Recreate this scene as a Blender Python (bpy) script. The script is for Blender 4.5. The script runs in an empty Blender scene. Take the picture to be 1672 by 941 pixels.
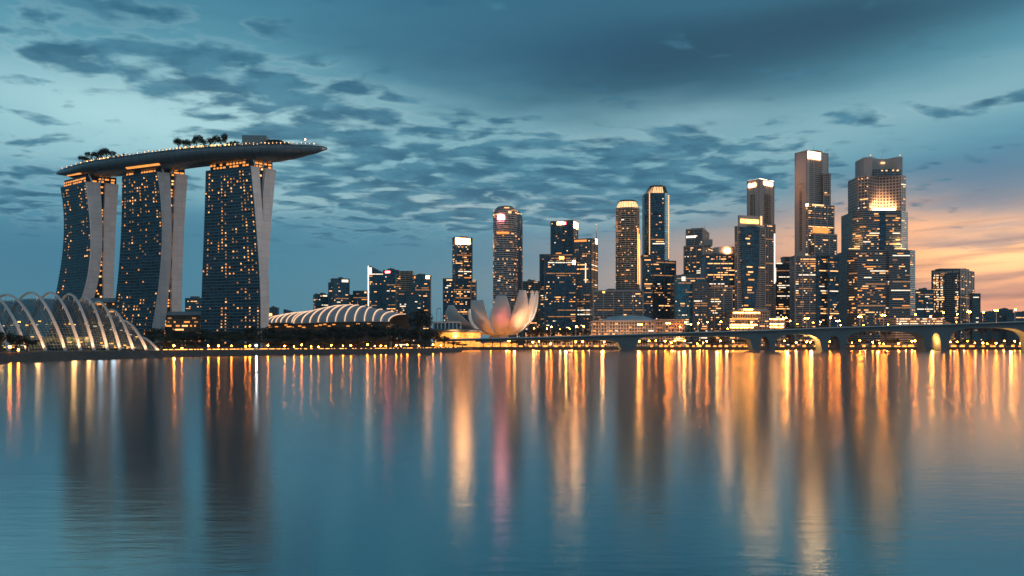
import bpy, bmesh, math, random
import numpy as np
from mathutils import Vector, Matrix, noise as mnoise

SC = bpy.context.scene
COL = SC.collection
R = math.radians
F, CX, HY, CH = 1400.0, 836.0, 562.0, 8.0     # focal length and horizon of the photograph in its own pixels, camera height in metres

# ------------------------------------------------------------------ camera
cd = bpy.data.cameras.new('camera'); cam = bpy.data.objects.new('camera', cd); COL.objects.link(cam)
cam.location = (0, 0, CH); cam.rotation_euler = (R(90), 0, 0)
cd.sensor_width = 36; cd.lens = 36 * F / 1672; cd.shift_y = (HY - 470.5) / 1672
cd.clip_start = 0.5; cd.clip_end = 60000
SC.camera = cam
SC.render.engine = 'CYCLES'
SC.cycles.use_denoising = True
SC.cycles.max_bounces = 6; SC.cycles.transparent_max_bounces = 12; SC.cycles.glossy_bounces = 4
SC.cycles.volume_bounces = 0
SC.cycles.sample_clamp_indirect = 12
SC.view_settings.view_transform = 'Standard'; SC.view_settings.look = 'None'
SC.view_settings.exposure = 0; SC.view_settings.gamma = 1

# ------------------------------------------------------------------ node maths helper
class S:
    """a socket one can do arithmetic with"""
    def __init__(s, nt, k): s.nt, s.k = nt, k
    def m(s, op, *a, clamp=False):
        n = s.nt.nodes.new('ShaderNodeMath'); n.operation = op; n.use_clamp = clamp
        for i, v in enumerate((s,) + a):
            if isinstance(v, S): s.nt.links.new(v.k, n.inputs[i])
            else: n.inputs[i].default_value = v
        return S(s.nt, n.outputs[0])
    def __add__(s, o): return s.m('ADD', o)
    __radd__ = __add__
    def __sub__(s, o): return s.m('SUBTRACT', o)
    def __rsub__(s, o): return (s * -1) + o
    def __mul__(s, o): return s.m('MULTIPLY', o)
    __rmul__ = __mul__
    def __truediv__(s, o): return s.m('DIVIDE', o)
    def __pow__(s, o): return s.m('POWER', o)
    def lt(s, o): return s.m('LESS_THAN', o)
    def gt(s, o): return s.m('GREATER_THAN', o)
    def max(s, o): return s.m('MAXIMUM', o)
    def min(s, o): return s.m('MINIMUM', o)
    def smooth(s, a, b):
        n = s.nt.nodes.new('ShaderNodeMapRange'); n.interpolation_type = 'SMOOTHSTEP'
        s.nt.links.new(s.k, n.inputs[0]); n.inputs[1].default_value = a; n.inputs[2].default_value = b
        return S(s.nt, n.outputs[0])
def sep(nt, k):
    n = nt.nodes.new('ShaderNodeSeparateXYZ'); nt.links.new(k, n.inputs[0]); return [S(nt, n.outputs[i]) for i in range(3)]
def comb(nt, x, y, z=0.0):
    n = nt.nodes.new('ShaderNodeCombineXYZ')
    for i, v in enumerate((x, y, z)):
        if isinstance(v, S): nt.links.new(v.k, n.inputs[i])
        else: n.inputs[i].default_value = v
    return n.outputs[0]
def noise_tex(nt, vec, scale, detail=4, rough=.55, dist=0):
    n = nt.nodes.new('ShaderNodeTexNoise'); nt.links.new(vec, n.inputs['Vector'])
    n.inputs['Scale'].default_value = scale; n.inputs['Detail'].default_value = detail
    n.inputs['Roughness'].default_value = rough; n.inputs['Distortion'].default_value = dist
    return S(nt, n.outputs['Fac'])
def mixc(nt, f, a, b):
    n = nt.nodes.new('ShaderNodeMix'); n.data_type = 'RGBA'
    for i, v in ((0, f), (6, a), (7, b)):
        if isinstance(v, S): nt.links.new(v.k, n.inputs[i])
        elif hasattr(v, 'is_output'): nt.links.new(v, n.inputs[i])
        elif i: n.inputs[i].default_value = (*v, 1)
        else: n.inputs[i].default_value = v
    return n.outputs[2]
def lin(r, g, b):
    f = lambda c: c / 12.92 if c <= .04045 else ((c + .055) / 1.055) ** 2.4
    return (f(r / 255), f(g / 255), f(b / 255))

HAZE_D = .000026
CUMULUS = [(350, 110, 190, 38, -.1, .15), (470, 175, 170, 50, -.12, .20), (130, 95, 140, 34, 0, .12), (30, 235, 90, 60, 0, .10), (640, 270, 260, 56, 0, .19), (930, 280, 340, 60, .0, .22), (1130, 262, 190, 34, 0, .19), (740, 335, 300, 36, 0, .19), (60, 330, 160, 50, 0, .12), (1440, 185, 60, 14, 0, .16), (1630, 160, 80, 16, .1, .15), (560, 385, 260, 30, 0, .08), (1040, 330, 200, 22, 0, .12), (230, 25, 300, 30, 0, .10)]
# ------------------------------------------------------------------ world: dusk sky with cloud decks, all laid out by compass direction and elevation
w = bpy.data.worlds.new('World'); SC.world = w; w.use_nodes = True
nt = w.node_tree; nt.nodes.clear()
tc = nt.nodes.new('ShaderNodeTexCoord')
X, Y, Z = sep(nt, tc.outputs['Generated'])
hyp = (X * X + Y * Y).m('SQRT')
U0 = X.m('ARCTAN2', Y); V0 = (Z / hyp.max(1e-4)).max(0.0)
# a slow warp keeps every band and bank of cloud uneven
wv = comb(nt, U0 * 2.2, V0 * 7.0)
n1 = noise_tex(nt, wv, 1.6, 4, .55) - .5
n2 = noise_tex(nt, comb(nt, U0 * 3.0 + 7.3, V0 * 16.0), 2.0, 5, .6) - .5
U = U0 + n1 * .16 + n2 * .05; V = V0 + n1 * .05 + n2 * .028
def sky(px, py):
    u = math.atan((px - CX) / F); return u, (HY - py) / F * math.cos(u)
def blob(px, py, sx, sy, slope=0.0, hard=1.0, raw=False):
    u, v = sky(px, py)
    du = ((U0 if raw else U) - u); dv = ((V0 if raw else V) - v) - du * slope
    a = du * (F / sx); b = dv * (F / sy)
    q = a * a + b * b
    if hard != 1.0: q = q ** hard
    return (q * -1.0).m('EXPONENT')
ramp = nt.nodes.new('ShaderNodeValToRGB'); ramp.color_ramp.interpolation = 'EASE'
stops = [(562, (86, 134, 152)), (500, (82, 136, 156)), (420, (80, 138, 162)), (330, (84, 148, 172)), (250, (104, 164, 182)),
         (190, (112, 166, 182)), (120, (94, 158, 178)), (50, (74, 136, 160)), (-20, (56, 114, 140)), (-160, (40, 88, 118)), (-600, (34, 80, 112))]
el = ramp.color_ramp.elements
for i, (py, c) in enumerate(stops):
    p = (HY - py) / 1200
    e = el[i] if i < 2 else el.new(p)
    e.position = p; e.color = (*lin(*c), 1)
nt.links.new((V * (F / 1200)).k, ramp.inputs[0])
col = ramp.outputs[0]
for (px, py, sx, sy, sl, c, st) in [
    (250, 195, 340, 76, 0, (176, 220, 226), .95),       # pale clear band behind the hotel
    (60, 235, 200, 50, 0, (150, 198, 208), .5),
    (600, 320, 200, 30, 0, (160, 200, 206), .55),
    (430, 330, 120, 30, 0, (170, 206, 210), .45),
    (800, 335, 170, 26, .0, (186, 200, 200), .65),
    (170, 420, 330, 60, 0, (66, 124, 152), .75),        # dull blue bank low on the left
    (480, 440, 220, 55, 0, (78, 138, 160), .6),
    (1010, 90, 340, 95, -.05, (34, 78, 104), .95),      # heavy dark bank overhead
    (1350, 40, 420, 75, .1, (42, 78, 100), .9),
    (760, 60, 260, 90, .1, (58, 108, 136), .6),
    (1420, 200, 420, 45, .16, (140, 184, 194), .75),    # pale band to the north
    (1040, 215, 260, 28, .06, (142, 182, 192), .6),
    (1600, 285, 260, 55, .05, (66, 124, 156), .85),
    (1250, 330, 200, 45, 0, (100, 152, 170), .6),
    (1040, 350, 150, 16, 0, (176, 196, 196), .5),
    (1130, 395, 260, 22, 0, (160, 158, 160), .6),
    (1010, 455, 300, 40, 0, (122, 146, 156), .55),
    (900, 490, 300, 40, 0, (104, 146, 160), .5),
    (1700, 446, 430, 62, .02, (.95, .38, .23), 1.0),    # sunset
    (1660, 415, 340, 42, .03, (2.0, 1.15, .52), 1.0),
    (1420, 415, 130, 60, 0, (1.25, .58, .26), .9),
    (1700, 500, 330, 30, 0, (.72, .27, .22), .9),
    (1320, 475, 130, 60, 0, (.85, .40, .24), .75), (1180, 440, 130, 40, 0, (.34, .27, .27), .6),
    (2300, 430, 560, 100, 0, (1.3, .6, .28), .9)]:
    f = blob(px, py, sx, sy, sl) * st
    col = mixc(nt, f, col, lin(*c) if max(c) > 2 else c)
# thin dark streaks through the sunset
st = noise_tex(nt, comb(nt, U0 * 2.0, (V0 - U0 * .05) * 34.0), 2.0, 4, .55).smooth(.46, .66)
col = mixc(nt, st * blob(1640, 440, 330, 90, 0) * .8, col, (.36, .19, .17))
for (px, py, sx, sy, sl, c, w_) in [(1600, 393, 170, 8, .03, (.30, .27, .31), .65), (1670, 448, 170, 7, .12, (.42, .25, .23), .7), (1530, 478, 150, 9, .0, (.40, .25, .24), .6), (1640, 372, 120, 7, .05, (.28, .30, .36), .5)]:
    col = mixc(nt, blob(px, py, sx, sy, sl) * w_, col, c)
# broken cumulus, a deck seen in perspective
Qz = Z.max(0.0) + .08
Q = comb(nt, X / Qz, Y / Qz)
warp = noise_tex(nt, Q, 2.0, 3, .5)
c1 = noise_tex(nt, comb(nt, X / Qz * .8 + warp * .22, Y / Qz * .95 + warp * .2), 7.6, 5, .5)
env = blob(170, 60, 260, 70, 0) * .04
for (px, py, sx, sy, sl, a) in CUMULUS:
    env = env + blob(px, py, sx, sy, sl) * a
env = (env * 1.15).min(.25)
fade = V0.smooth(.07, .15)
dens = (c1 + env).smooth(.58, .78) * fade
edge = (c1 + env).smooth(.54, .62) * (1.0 - dens) * env.smooth(.05, .14) * fade
c2 = noise_tex(nt, Q, 5.0, 4, .6)
ccol = mixc(nt, c2.smooth(.35, .65), lin(44, 98, 126), lin(72, 130, 154))
col = mixc(nt, edge * .12, col, lin(196, 222, 222))
col = mixc(nt, dens * .9, col, ccol)
# the eastern half of the sky, behind the viewer, is open and evenly bright
beh = (Y * -1.0).smooth(-.05, .6)
col = mixc(nt, beh * .9, col, (.22, .34, .42))
bg = nt.nodes.new('ShaderNodeBackground'); nt.links.new(col, bg.inputs[0]); bg.inputs[1].default_value = 1.0
skyt = nt.nodes.new('ShaderNodeTexSky'); skyt.sky_type = 'NISHITA'; skyt.sun_disc = False
SUN_AZ = 84.0
skyt.sun_elevation = R(-2.0); skyt.sun_rotation = R(SUN_AZ)
bg2 = nt.nodes.new('ShaderNodeBackground'); nt.links.new(skyt.outputs[0], bg2.inputs[0]); bg2.inputs[1].default_value = .05
ad = nt.nodes.new('ShaderNodeAddShader'); nt.links.new(bg.outputs[0], ad.inputs[0]); nt.links.new(bg2.outputs[0], ad.inputs[1])
wo = nt.nodes.new('ShaderNodeOutputWorld'); nt.links.new(ad.outputs[0], wo.inputs[0])
w.cycles.sampling_method = 'MANUAL'; w.cycles.sample_map_resolution = 512

# the afterglow: one weak, broad, warm sun low to the north-west
sd = bpy.data.lights.new('sun', 'SUN'); sd.energy = .8; sd.angle = R(20); sd.color = (1, .78, .64)
so = bpy.data.objects.new('sun', sd); COL.objects.link(so)
so.rotation_euler = (R(90 - 6), 0, R(-SUN_AZ + 180))

# ------------------------------------------------------------------ building helpers
WL = {}                                                             # where each object's origin stands in the world
def at(px, py, Y): return Vector(((px - CX) / F * Y, Y, CH + (HY - py) / F * Y))
def xat(px, Y): return (px - CX) / F * Y
def zat(py, Y): return CH + (HY - py) / F * Y
GZ = 4.0
def tag(o, label=None, cat=None, group=None, kind=None):
    if label: o['label'] = label
    if cat: o['category'] = cat
    if group: o['group'] = group
    if kind: o['kind'] = kind
    return o
def thing(name, label, cat, loc, group=None):
    o = bpy.data.objects.new(name, None); o.empty_display_size = .5; COL.objects.link(o); o.location = loc; WL[o] = Vector(loc)
    return tag(o, label, cat, group)
class MB:
    def __init__(s): s.v, s.f, s.m, s.uv, s.sm = [], [], [], [], []
    def face(s, pts, mat=0, uv=None, smooth=False):
        b = len(s.v); s.v += [Vector(p) for p in pts]; s.f.append(list(range(b, b + len(pts)))); s.m.append(mat); s.sm.append(smooth)
        s.uv.append(uv if uv else [(p[0], p[1]) for p in pts])
    def prism(s, poly, z0, z1, top=None, mat=0, cap=None, smooth=False):
        """plan polygon (counter-clockwise) from z0 up to z1 (a number or one per corner); top: another plan for the upper ring"""
        n = len(poly); top = top or poly; cap = mat if cap is None else cap
        zt = z1 if isinstance(z1, (list, tuple)) else [z1] * n
        u = 0.0
        for i in range(n):
            j = (i + 1) % n
            a, b = Vector(poly[i][:2]), Vector(poly[j][:2]); L = (b - a).length
            s.face([(*a, z0), (*b, z0), (*Vector(top[j][:2]), zt[j]), (*Vector(top[i][:2]), zt[i])], mat,
                   [(u, z0), (u + L, z0), (u + L, zt[j]), (u, zt[i])], smooth); u += L
        s.face([(*Vector(top[i][:2]), zt[i]) for i in range(n)], cap)
        s.face([(*Vector(poly[i][:2]), z0) for i in reversed(range(n))], cap)
    def box(s, c, d, rz=0, mat=0):
        cx, cy, cz = c; dx, dy, dz = d[0] / 2, d[1] / 2, d[2] / 2; ca, sa = math.cos(rz), math.sin(rz)
        s.prism([(cx + x * ca - y * sa, cy + x * sa + y * ca) for x, y in ((-dx, -dy), (dx, -dy), (dx, dy), (-dx, dy))], cz - dz, cz + dz, mat=mat)
    def grid(s, rows, mat=0, closed=False, uv=True, smooth=True, flip=False):
        """rows of points, shared vertices"""
        b = len(s.v); n = len(rows[0])
        for r in rows: s.v += [Vector(p) for p in r]
        for i in range(len(rows) - 1):
            for j in range(n if closed else n - 1):
                k = (j + 1) % n
                q = [b + i * n + j, b + i * n + k, b + (i + 1) * n + k, b + (i + 1) * n + j]
                if flip: q.reverse()
                s.f.append(q); s.m.append(mat); s.sm.append(smooth)
                uq = [(j, i), (j + 1, i), (j + 1, i + 1), (j, i + 1)]
                s.uv.append(uq[::-1] if flip else uq)
    def tube(s, pts, rad, n=8, mat=0, cap=True):
        pts = [Vector(p) for p in pts]; rows = []
        up0 = None
        for i, p in enumerate(pts):
            t = (pts[min(i + 1, len(pts) - 1)] - pts[max(i - 1, 0)]).normalized()
            if up0 is None: up0 = Vector((0, 0, 1)) if abs(t.z) < .9 else Vector((1, 0, 0))
            a = t.cross(up0).normalized(); bb = a.cross(t).normalized(); up0 = bb
            r = rad[i] if isinstance(rad, (list, tuple)) else rad
            rows.append([p + (a * math.cos(q) + bb * math.sin(q)) * r for q in (2 * math.pi * k / n for k in range(n))])
        s.grid(rows, mat, closed=True, flip=True)
        if cap:
            s.face(rows[0][::-1][::-1], mat); s.face(rows[-1][::-1], mat)
    def lathe(s, c, prof, n=24, mat=0, sx=1.0, sy=1.0, smooth=True):
        rows = [[(c[0] + r * sx * math.cos(2 * math.pi * k / n), c[1] + r * sy * math.sin(2 * math.pi * k / n), z) for k in range(n)] for r, z in prof]
        b = len(s.uv)
        s.grid(rows, mat, closed=True, smooth=smooth)
        k = b
        for i in range(len(prof) - 1):                              # metric uv for facades
            for j in range(n):
                L = 2 * math.pi * prof[0][0] * max(sx, sy) / n * .8
                s.uv[k] = [(j * L, prof[i][1]), ((j + 1) * L, prof[i][1]), ((j + 1) * L, prof[i + 1][1]), (j * L, prof[i + 1][1])]; k += 1
        s.face(rows[-1], mat); s.face(rows[0][::-1], mat)
    def ball(s, c, r, mat=0, n=10, m=6, sz=1.0):
        s.lathe(c, [(max(r * math.sin(math.pi * i / m), r * .02), c[2] - r * sz * math.cos(math.pi * i / m)) for i in range(m + 1)], n, mat)
    def build(s, name, mats, parent=None, loc=None):
        if not isinstance(mats, (list, tuple)): mats = [mats]
        if parent is not None: o0 = WL[parent]
        elif loc is not None: o0 = Vector(loc)
        else:
            xs = [v.x for v in s.v]; ys = [v.y for v in s.v]; o0 = Vector(((min(xs) + max(xs)) / 2, (min(ys) + max(ys)) / 2, min(v.z for v in s.v)))
        me = bpy.data.meshes.new(name)
        me.from_pydata([v - o0 for v in s.v], [], s.f)
        ul = me.uv_layers.new(name='UVMap')
        me.polygons.foreach_set('material_index', s.m); me.polygons.foreach_set('use_smooth', s.sm)
        flat = [c for f in s.uv for p in f for c in p]
        ul.data.foreach_set('uv', flat)
        for m in mats: me.materials.append(m)
        me.update()
        o = bpy.data.objects.new(name, me); COL.objects.link(o)
        if parent is not None: o.parent = parent
        else: o.location = o0
        WL[o] = o0.copy()
        return o

# ------------------------------------------------------------------ materials
MATS = {}
def pmat(name, colr, rough=.6, metal=0.0, noise_amt=.25, nscale=.08, spec=.5, em=None, es=0.0):
    m = bpy.data.materials.new(name); m.use_nodes = True; t = m.node_tree; b = t.nodes['Principled BSDF']
    g = t.nodes.new('ShaderNodeTexCoord')
    nz = noise_tex(t, g.outputs['Object'], nscale, 5, .6)
    c = mixc(t, nz, tuple(x * (1 - noise_amt) for x in colr), tuple(x * (1 + noise_amt) for x in colr))
    t.links.new(c, b.inputs['Base Color']); b.inputs['Roughness'].default_value = rough; b.inputs['Metallic'].default_value = metal
    b.inputs['Specular IOR Level'].default_value = spec
    if em: b.inputs['Emission Color'].default_value = (*em, 1); b.inputs['Emission Strength'].default_value = es
    MATS[name] = m; return m
def emat(name, colr, strength, var=0.0, vs=.5):
    m = bpy.data.materials.new(name); m.use_nodes = True; t = m.node_tree; b = t.nodes['Principled BSDF']
    b.inputs['Base Color'].default_value = (*[x * .4 for x in colr], 1); b.inputs['Roughness'].default_value = .5
    b.inputs['Emission Color'].default_value = (*colr, 1); b.inputs['Emission Strength'].default_value = strength
    if var:
        g = t.nodes.new('ShaderNodeTexCoord')
        nz = noise_tex(t, g.outputs['Object'], vs, 3, .6)
        t.links.new(((nz - .5) * (2 * var * strength) + strength).max(.02).k, b.inputs['Emission Strength'])
    MATS[name] = m; return m
def facade(name, fh=4.0, bw=3.0, sp=.35, mu=.12, wall=(.1, .12, .13), glass=(.02, .06, .085), gm=.55, gr=.18, wr=.7, seed=0.0, var=.8, big=.25):
    """storeys: wall bands (sp of a storey), piers (mu of a bay), and panes that differ from one another"""
    m = bpy.data.materials.new(name); m.use_nodes = True; t = m.node_tree; b = t.nodes['Principled BSDF']
    uvn = t.nodes.new('ShaderNodeUVMap'); u, v, _ = sep(t, uvn.outputs[0])
    uu = u / bw; vv = v / fh
    fu = uu.m('FRACT'); fv = vv.m('FRACT')
    wmask = fv.lt(sp).max(fu.lt(mu))
    wn = t.nodes.new('ShaderNodeTexWhiteNoise'); wn.noise_dimensions = '3D'
    t.links.new(comb(t, uu.m('FLOOR') + seed, vv.m('FLOOR') + seed * 1.7, seed), wn.inputs['Vector'])
    cell = S(t, wn.outputs['Value'])
    wn2 = t.nodes.new('ShaderNodeTexWhiteNoise'); wn2.noise_dimensions = '2D'
    t.links.new(comb(t, vv.m('FLOOR') + seed, (uu * .14).m('FLOOR')), wn2.inputs['Vector'])
    bandn = S(t, wn2.outputs['Value'])
    gfac = (cell * .6 + bandn * .4)
    gc = mixc(t, gfac, tuple(x * (1 - var) for x in glass), tuple(x * (1 + var) for x in glass))
    g = t.nodes.new('ShaderNodeTexCoord')
    dirt = noise_tex(t, g.outputs['Object'], .03, 5, .6)
    wc = mixc(t, dirt, tuple(x * (1 - big) for x in wall), tuple(x * (1 + big) for x in wall))
    t.links.new(mixc(t, wmask, gc, wc), b.inputs['Base Color'])
    t.links.new(((1.0 - wmask) * gm).k, b.inputs['Metallic'])
    t.links.new((wmask * (wr - gr) + gr + cell * .1).k, b.inputs['Roughness'])
    bp = t.nodes.new('ShaderNodeBump'); bp.inputs['Strength'].default_value = .5; bp.inputs['Distance'].default_value = .3
    t.links.new(wmask.k, bp.inputs['Height']); t.links.new(bp.outputs[0], b.inputs['Normal'])
    MATS[name] = m; return m
WARM, ORANGE, WHITE, GOLD, PINK, RED = (1, .46, .16), (1, .34, .07), (1, .80, .58), (1, .46, .10), (1, .30, .34), (1, .08, .07)
emat('window_warm', WARM, 2.1, .4); emat('window_orange', ORANGE, 1.4, .4); emat('window_white', WHITE, 1.6, .4); emat('window_dim', (1, .42, .15), .42, .4)
WINM = [MATS['window_warm'], MATS['window_orange'], MATS['window_white'], MATS['window_dim']]
emat('sign_white', (1, .38, .14), 44, .25, .15); emat('sign_pink', (1, .26, .26), 46, .2, .2); emat('sign_red', RED, 18, .2, .3)
emat('gold_strip', (1, .42, .08), 6.0, .35, .15); emat('gold_soft', ORANGE, 1.3, .4, .12); emat('podium_gold', (1, .36, .05), 30, .35, .15); emat('white_strip', (1, .82, .62), 3.0, .3, .2)
emat('crown_light', (1, .54, .24), 1.8, .3, .2); emat('lamp_head', (1, .24, .018), 330); emat('lamp_white', (.95, .97, 1), 420); emat('lamp_small', (1, .22, .016), 210)
emat('stall_glow', (1, .38, .06), 2.2, 1.8, .8); emat('storey_glow', (1, .38, .06), 1.3, 1.3, .35); emat('beacon', (1, .4, .2), 20); emat('blue_glow', (.35, .6, .8), .5, .5, .3)
pmat('concrete', (.34, .33, .33), .8); pmat('stone', (.42, .38, .35), .8); pmat('dark_metal', (.05, .06, .065), .45, .5); pmat('steel', (.4, .42, .44), .35, .8)
pmat('roof_grey', (.16, .17, .18), .8); pmat('white_panel', (.62, .62, .62), .45, .0, .08); pmat('bark', (.07, .05, .035), .9, 0, .3, 1.5)
pmat('leaf', (.016, .028, .018), .7, 0, .5, .25); pmat('leaf_light', (.028, .042, .02), .7, 0, .5, .25)
pmat('bridge_concrete', (.13, .14, .145), .75, 0, .25, .05); pmat('mast_white', (.6, .6, .6), .5)

# ------------------------------------------------------------------ the water and the ground
def water_mat():
    m = bpy.data.materials.new('bay_water'); m.use_nodes = True; t = m.node_tree; t.nodes.remove(t.nodes['Principled BSDF'])
    g = t.nodes.new('ShaderNodeTexCoord'); x, y, z = sep(t, g.outputs['Object'])
    patches = noise_tex(t, comb(t, x * .006, y * .02), 1.0, 4, .6)
    r1 = noise_tex(t, comb(t, x * .35, y * 1.1), 1.0, 4, .6)
    r2 = noise_tex(t, comb(t, x * .05, y * .16), 1.0, 3, .55)
    bp = t.nodes.new('ShaderNodeBump'); bp.inputs['Strength'].default_value = 1.0; bp.inputs['Distance'].default_value = .018
    near = 1.0 - (x * x + y * y).m('SQRT').smooth(30, 330)
    t.links.new((r1 + r2 * 1.2).k, bp.inputs['Height']); t.links.new((near * .95 + .04).k, bp.inputs['Strength'])
    df = t.nodes.new('ShaderNodeBsdfDiffuse'); df.inputs['Color'].default_value = (0, .012, .020, 1)
    gl = t.nodes.new('ShaderNodeBsdfGlossy'); t.links.new(bp.outputs[0], gl.inputs['Normal'])
    t.links.new(((1.0 - near) * .02 + patches * .06 + .13).k, gl.inputs['Roughness'])
    g2 = t.nodes.new('ShaderNodeBsdfGlossy'); g2.inputs['Roughness'].default_value = .27; t.links.new(bp.outputs[0], g2.inputs['Normal'])
    mg = t.nodes.new('ShaderNodeMixShader'); mg.inputs[0].default_value = .15; gl.distribution = 'BECKMANN'; t.links.new(gl.outputs[0], mg.inputs[1]); t.links.new(g2.outputs[0], mg.inputs[2])
    fr = t.nodes.new('ShaderNodeFresnel'); fr.inputs['IOR'].default_value = 1.46
    tint = mixc(t, S(t, fr.outputs[0])*1.0, (.34, .82, .99), (1.0, .86, .80))
    t.links.new(tint, gl.inputs['Color']); t.links.new(tint, g2.inputs['Color'])
    ms = t.nodes.new('ShaderNodeMixShader'); t.links.new((S(t, fr.outputs[0]) * .68 + .32).k, ms.inputs[0]); t.links.new(df.outputs[0], ms.inputs[1]); t.links.new(mg.outputs[0], ms.inputs[2])
    t.links.new(ms.outputs[0], t.nodes['Material Output'].inputs[0])
    return m
mb = MB(); mb.face([(-5200, -800, 0), (5200, -800, 0), (5200, 5300, 0), (-5200, 5300, 0)])
tag(mb.build('water', water_mat(), loc=(0, 0, 0)), kind='structure')

shore_px = [(-900, 600), (-420, 597), (-150, 594), (0, 591), (60, 589), (130, 586.5), (200, 585), (265, 583), (350, 581.5), (440, 580), (520, 579.3), (600, 578.3), (660, 577.3), (715, 576), (742, 575)]
shore = []
for px, py in shore_px:
    Yd = CH * F / (py - HY); shore.append((xat(px, Yd), Yd))
shore += [(-66, 1010), (-68, 1090), (-55, 1180), (60, 1192), (300, 1190), (700, 1190), (1300, 1200), (3000, 1260)]
random.seed(3)
pts = []
for a, b in zip(shore, shore[1:]):
    L = math.hypot(b[0] - a[0], b[1] - a[1]); n = max(1, int(L / 5)) if a[1] < 1185 else max(1, int(L / 40))
    for i in range(n):
        q = i / n; j = 1.4 if a[1] < 1185 else .2
        pts.append((a[0] + (b[0] - a[0]) * q + random.uniform(-j, j), a[1] + (b[1] - a[1]) * q + random.uniform(-j, j)))
pts.append(shore[-1])
def ground_mat():
    m = bpy.data.materials.new('ground'); m.use_nodes = True; t = m.node_tree; b = t.nodes['Principled BSDF']
    g = t.nodes.new('ShaderNodeTexCoord')
    a = noise_tex(t, g.outputs['Object'], .02, 5, .6); c = noise_tex(t, g.outputs['Object'], .5, 5, .65)
    t.links.new(mixc(t, (a * .5 + c * .5).smooth(.4, .62), (.022, .03, .018), (.075, .07, .055)), b.inputs['Base Color']); b.inputs['Roughness'].default_value = .95
    return m
GM = ground_mat()
mb = MB()
mb.face([(x, y, GZ) for x, y in pts] + [(5000, 2000, GZ), (5000, 5200, GZ), (-5000, 5200, GZ), (-5000, 800, GZ), (-2000, 300, GZ)])
tag(mb.build('ground', GM, loc=(0, 0, 0)), kind='structure')
mb = MB(); rows = []
for k, (o, z) in enumerate([(0, GZ), (1.0, GZ - .3), (3.2, 2.2), (5.4, .6), (8, -1.2)]):
    row = []
    for i, (x, y) in enumerate(pts):
        a, b = pts[max(0, i - 2)], pts[min(len(pts) - 1, i + 2)]
        d = Vector((b[0] - a[0], b[1] - a[1])).normalized(); nrm = Vector((d.y, -d.x))
        j = mnoise.noise(Vector((x * .3, y * .3, k * 3))) * (.9 if 0 < k < 4 else 0)
        s_ = (1 if y < 1150 else .25)
        row.append((x + nrm.x * (o * s_ + j), y + nrm.y * (o * s_ + j), z + j * .6 * (k > 0)))
    rows.append(row)
mb.grid(rows, flip=True)
pm = pmat('bank_rock', (.06, .06, .055), .9, 0, .6, .35)
tag(mb.build('riverbank', pm, loc=(0, 0, 0)), kind='structure')

# ------------------------------------------------------------------ lit windows: each pane a solid of its own, the smaller rest of a facade one piece
def finish_windows(root, quads):
    """quads: list of (four corners seen from outside counter-clockwise, material index)"""
    def area(q): return (q[0][1] - q[0][0]).length * (q[0][3] - q[0][0]).length
    quads = sorted(quads, key=area, reverse=True)
    def put(mb, q, mi):
        n = (q[1] - q[0]).cross(q[3] - q[0]).normalized()
        o = [p + n * .22 for p in q]; i_ = [p - n * .3 for p in q]
        mb.face(o, mi)
        for a in range(4):
            c = (a + 1) % 4; mb.face([i_[a], i_[c], o[c], o[a]], mi)
    for q, mi in quads[:100]:
        mb = MB(); put(mb, q, 0); mb.build('lit_window', WINM[mi], root)
    if len(quads) > 100:
        mb = MB()
        for q, mi in quads[100:]: put(mb, q, mi)
        tag(mb.build('lit_windows', WINM, root), kind='stuff')
def windows_on(fn, width, height, fh, bw, p, rng, quads, wts=(5, 3, 2, 3), runs=2.2, sill=.46, mu=.2, u0=0.0, u1=1.0, zone=None):
    """fn(u, v): a point of the face at u metres along and v metres up"""
    runs = 1 + (runs - 1) * .62; wts = (wts[0], wts[1], wts[2], wts[3] * 1.6)
    nf = int(height / fh); nb = max(1, int(width / bw))
    for k in range(nf):
        fp = p * .66 * rng.choice([.15, .4, .8, 1.2, 2.4])
        if zone: fp = p * zone((k + .5) / nf) * rng.uniform(.7, 1.3)
        if p > 0 and rng.random() < .11:                           # a floor left lit from end to end
            i = rng.randrange(0, max(1, nb // 3)); wm_ = rng.choice((0, 2, 3, 3, 3))
            while i < nb:
                L = rng.randint(2, 6); a, b = i * bw + mu * bw, min((i + L) * bw, width - .2)
                if b > a and rng.random() < .8: quads.append(([fn(a, k * fh + sill * fh), fn(b, k * fh + sill * fh), fn(b, (k + 1) * fh - .1 * fh), fn(a, (k + 1) * fh - .1 * fh)], wm_))
                i += L
            continue
        i = 0
        while i < nb:
            if rng.random() < fp / runs * 1.6 and u0 <= i / nb <= u1:
                L = 1
                while rng.random() < 1 - 1 / runs and i + L < nb: L += 1
                a, b = i * bw + mu * bw, (i + L) * bw
                b = min(b, width - .2); z0, z1 = k * fh + sill * fh, (k + 1) * fh - .14 * fh
                quads.append(([fn(a, z0), fn(b, z0), fn(b, z1), fn(a, z1)], rng.choices((0, 1, 2, 3), wts)[0]))
                i += L
            i += 1

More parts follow.
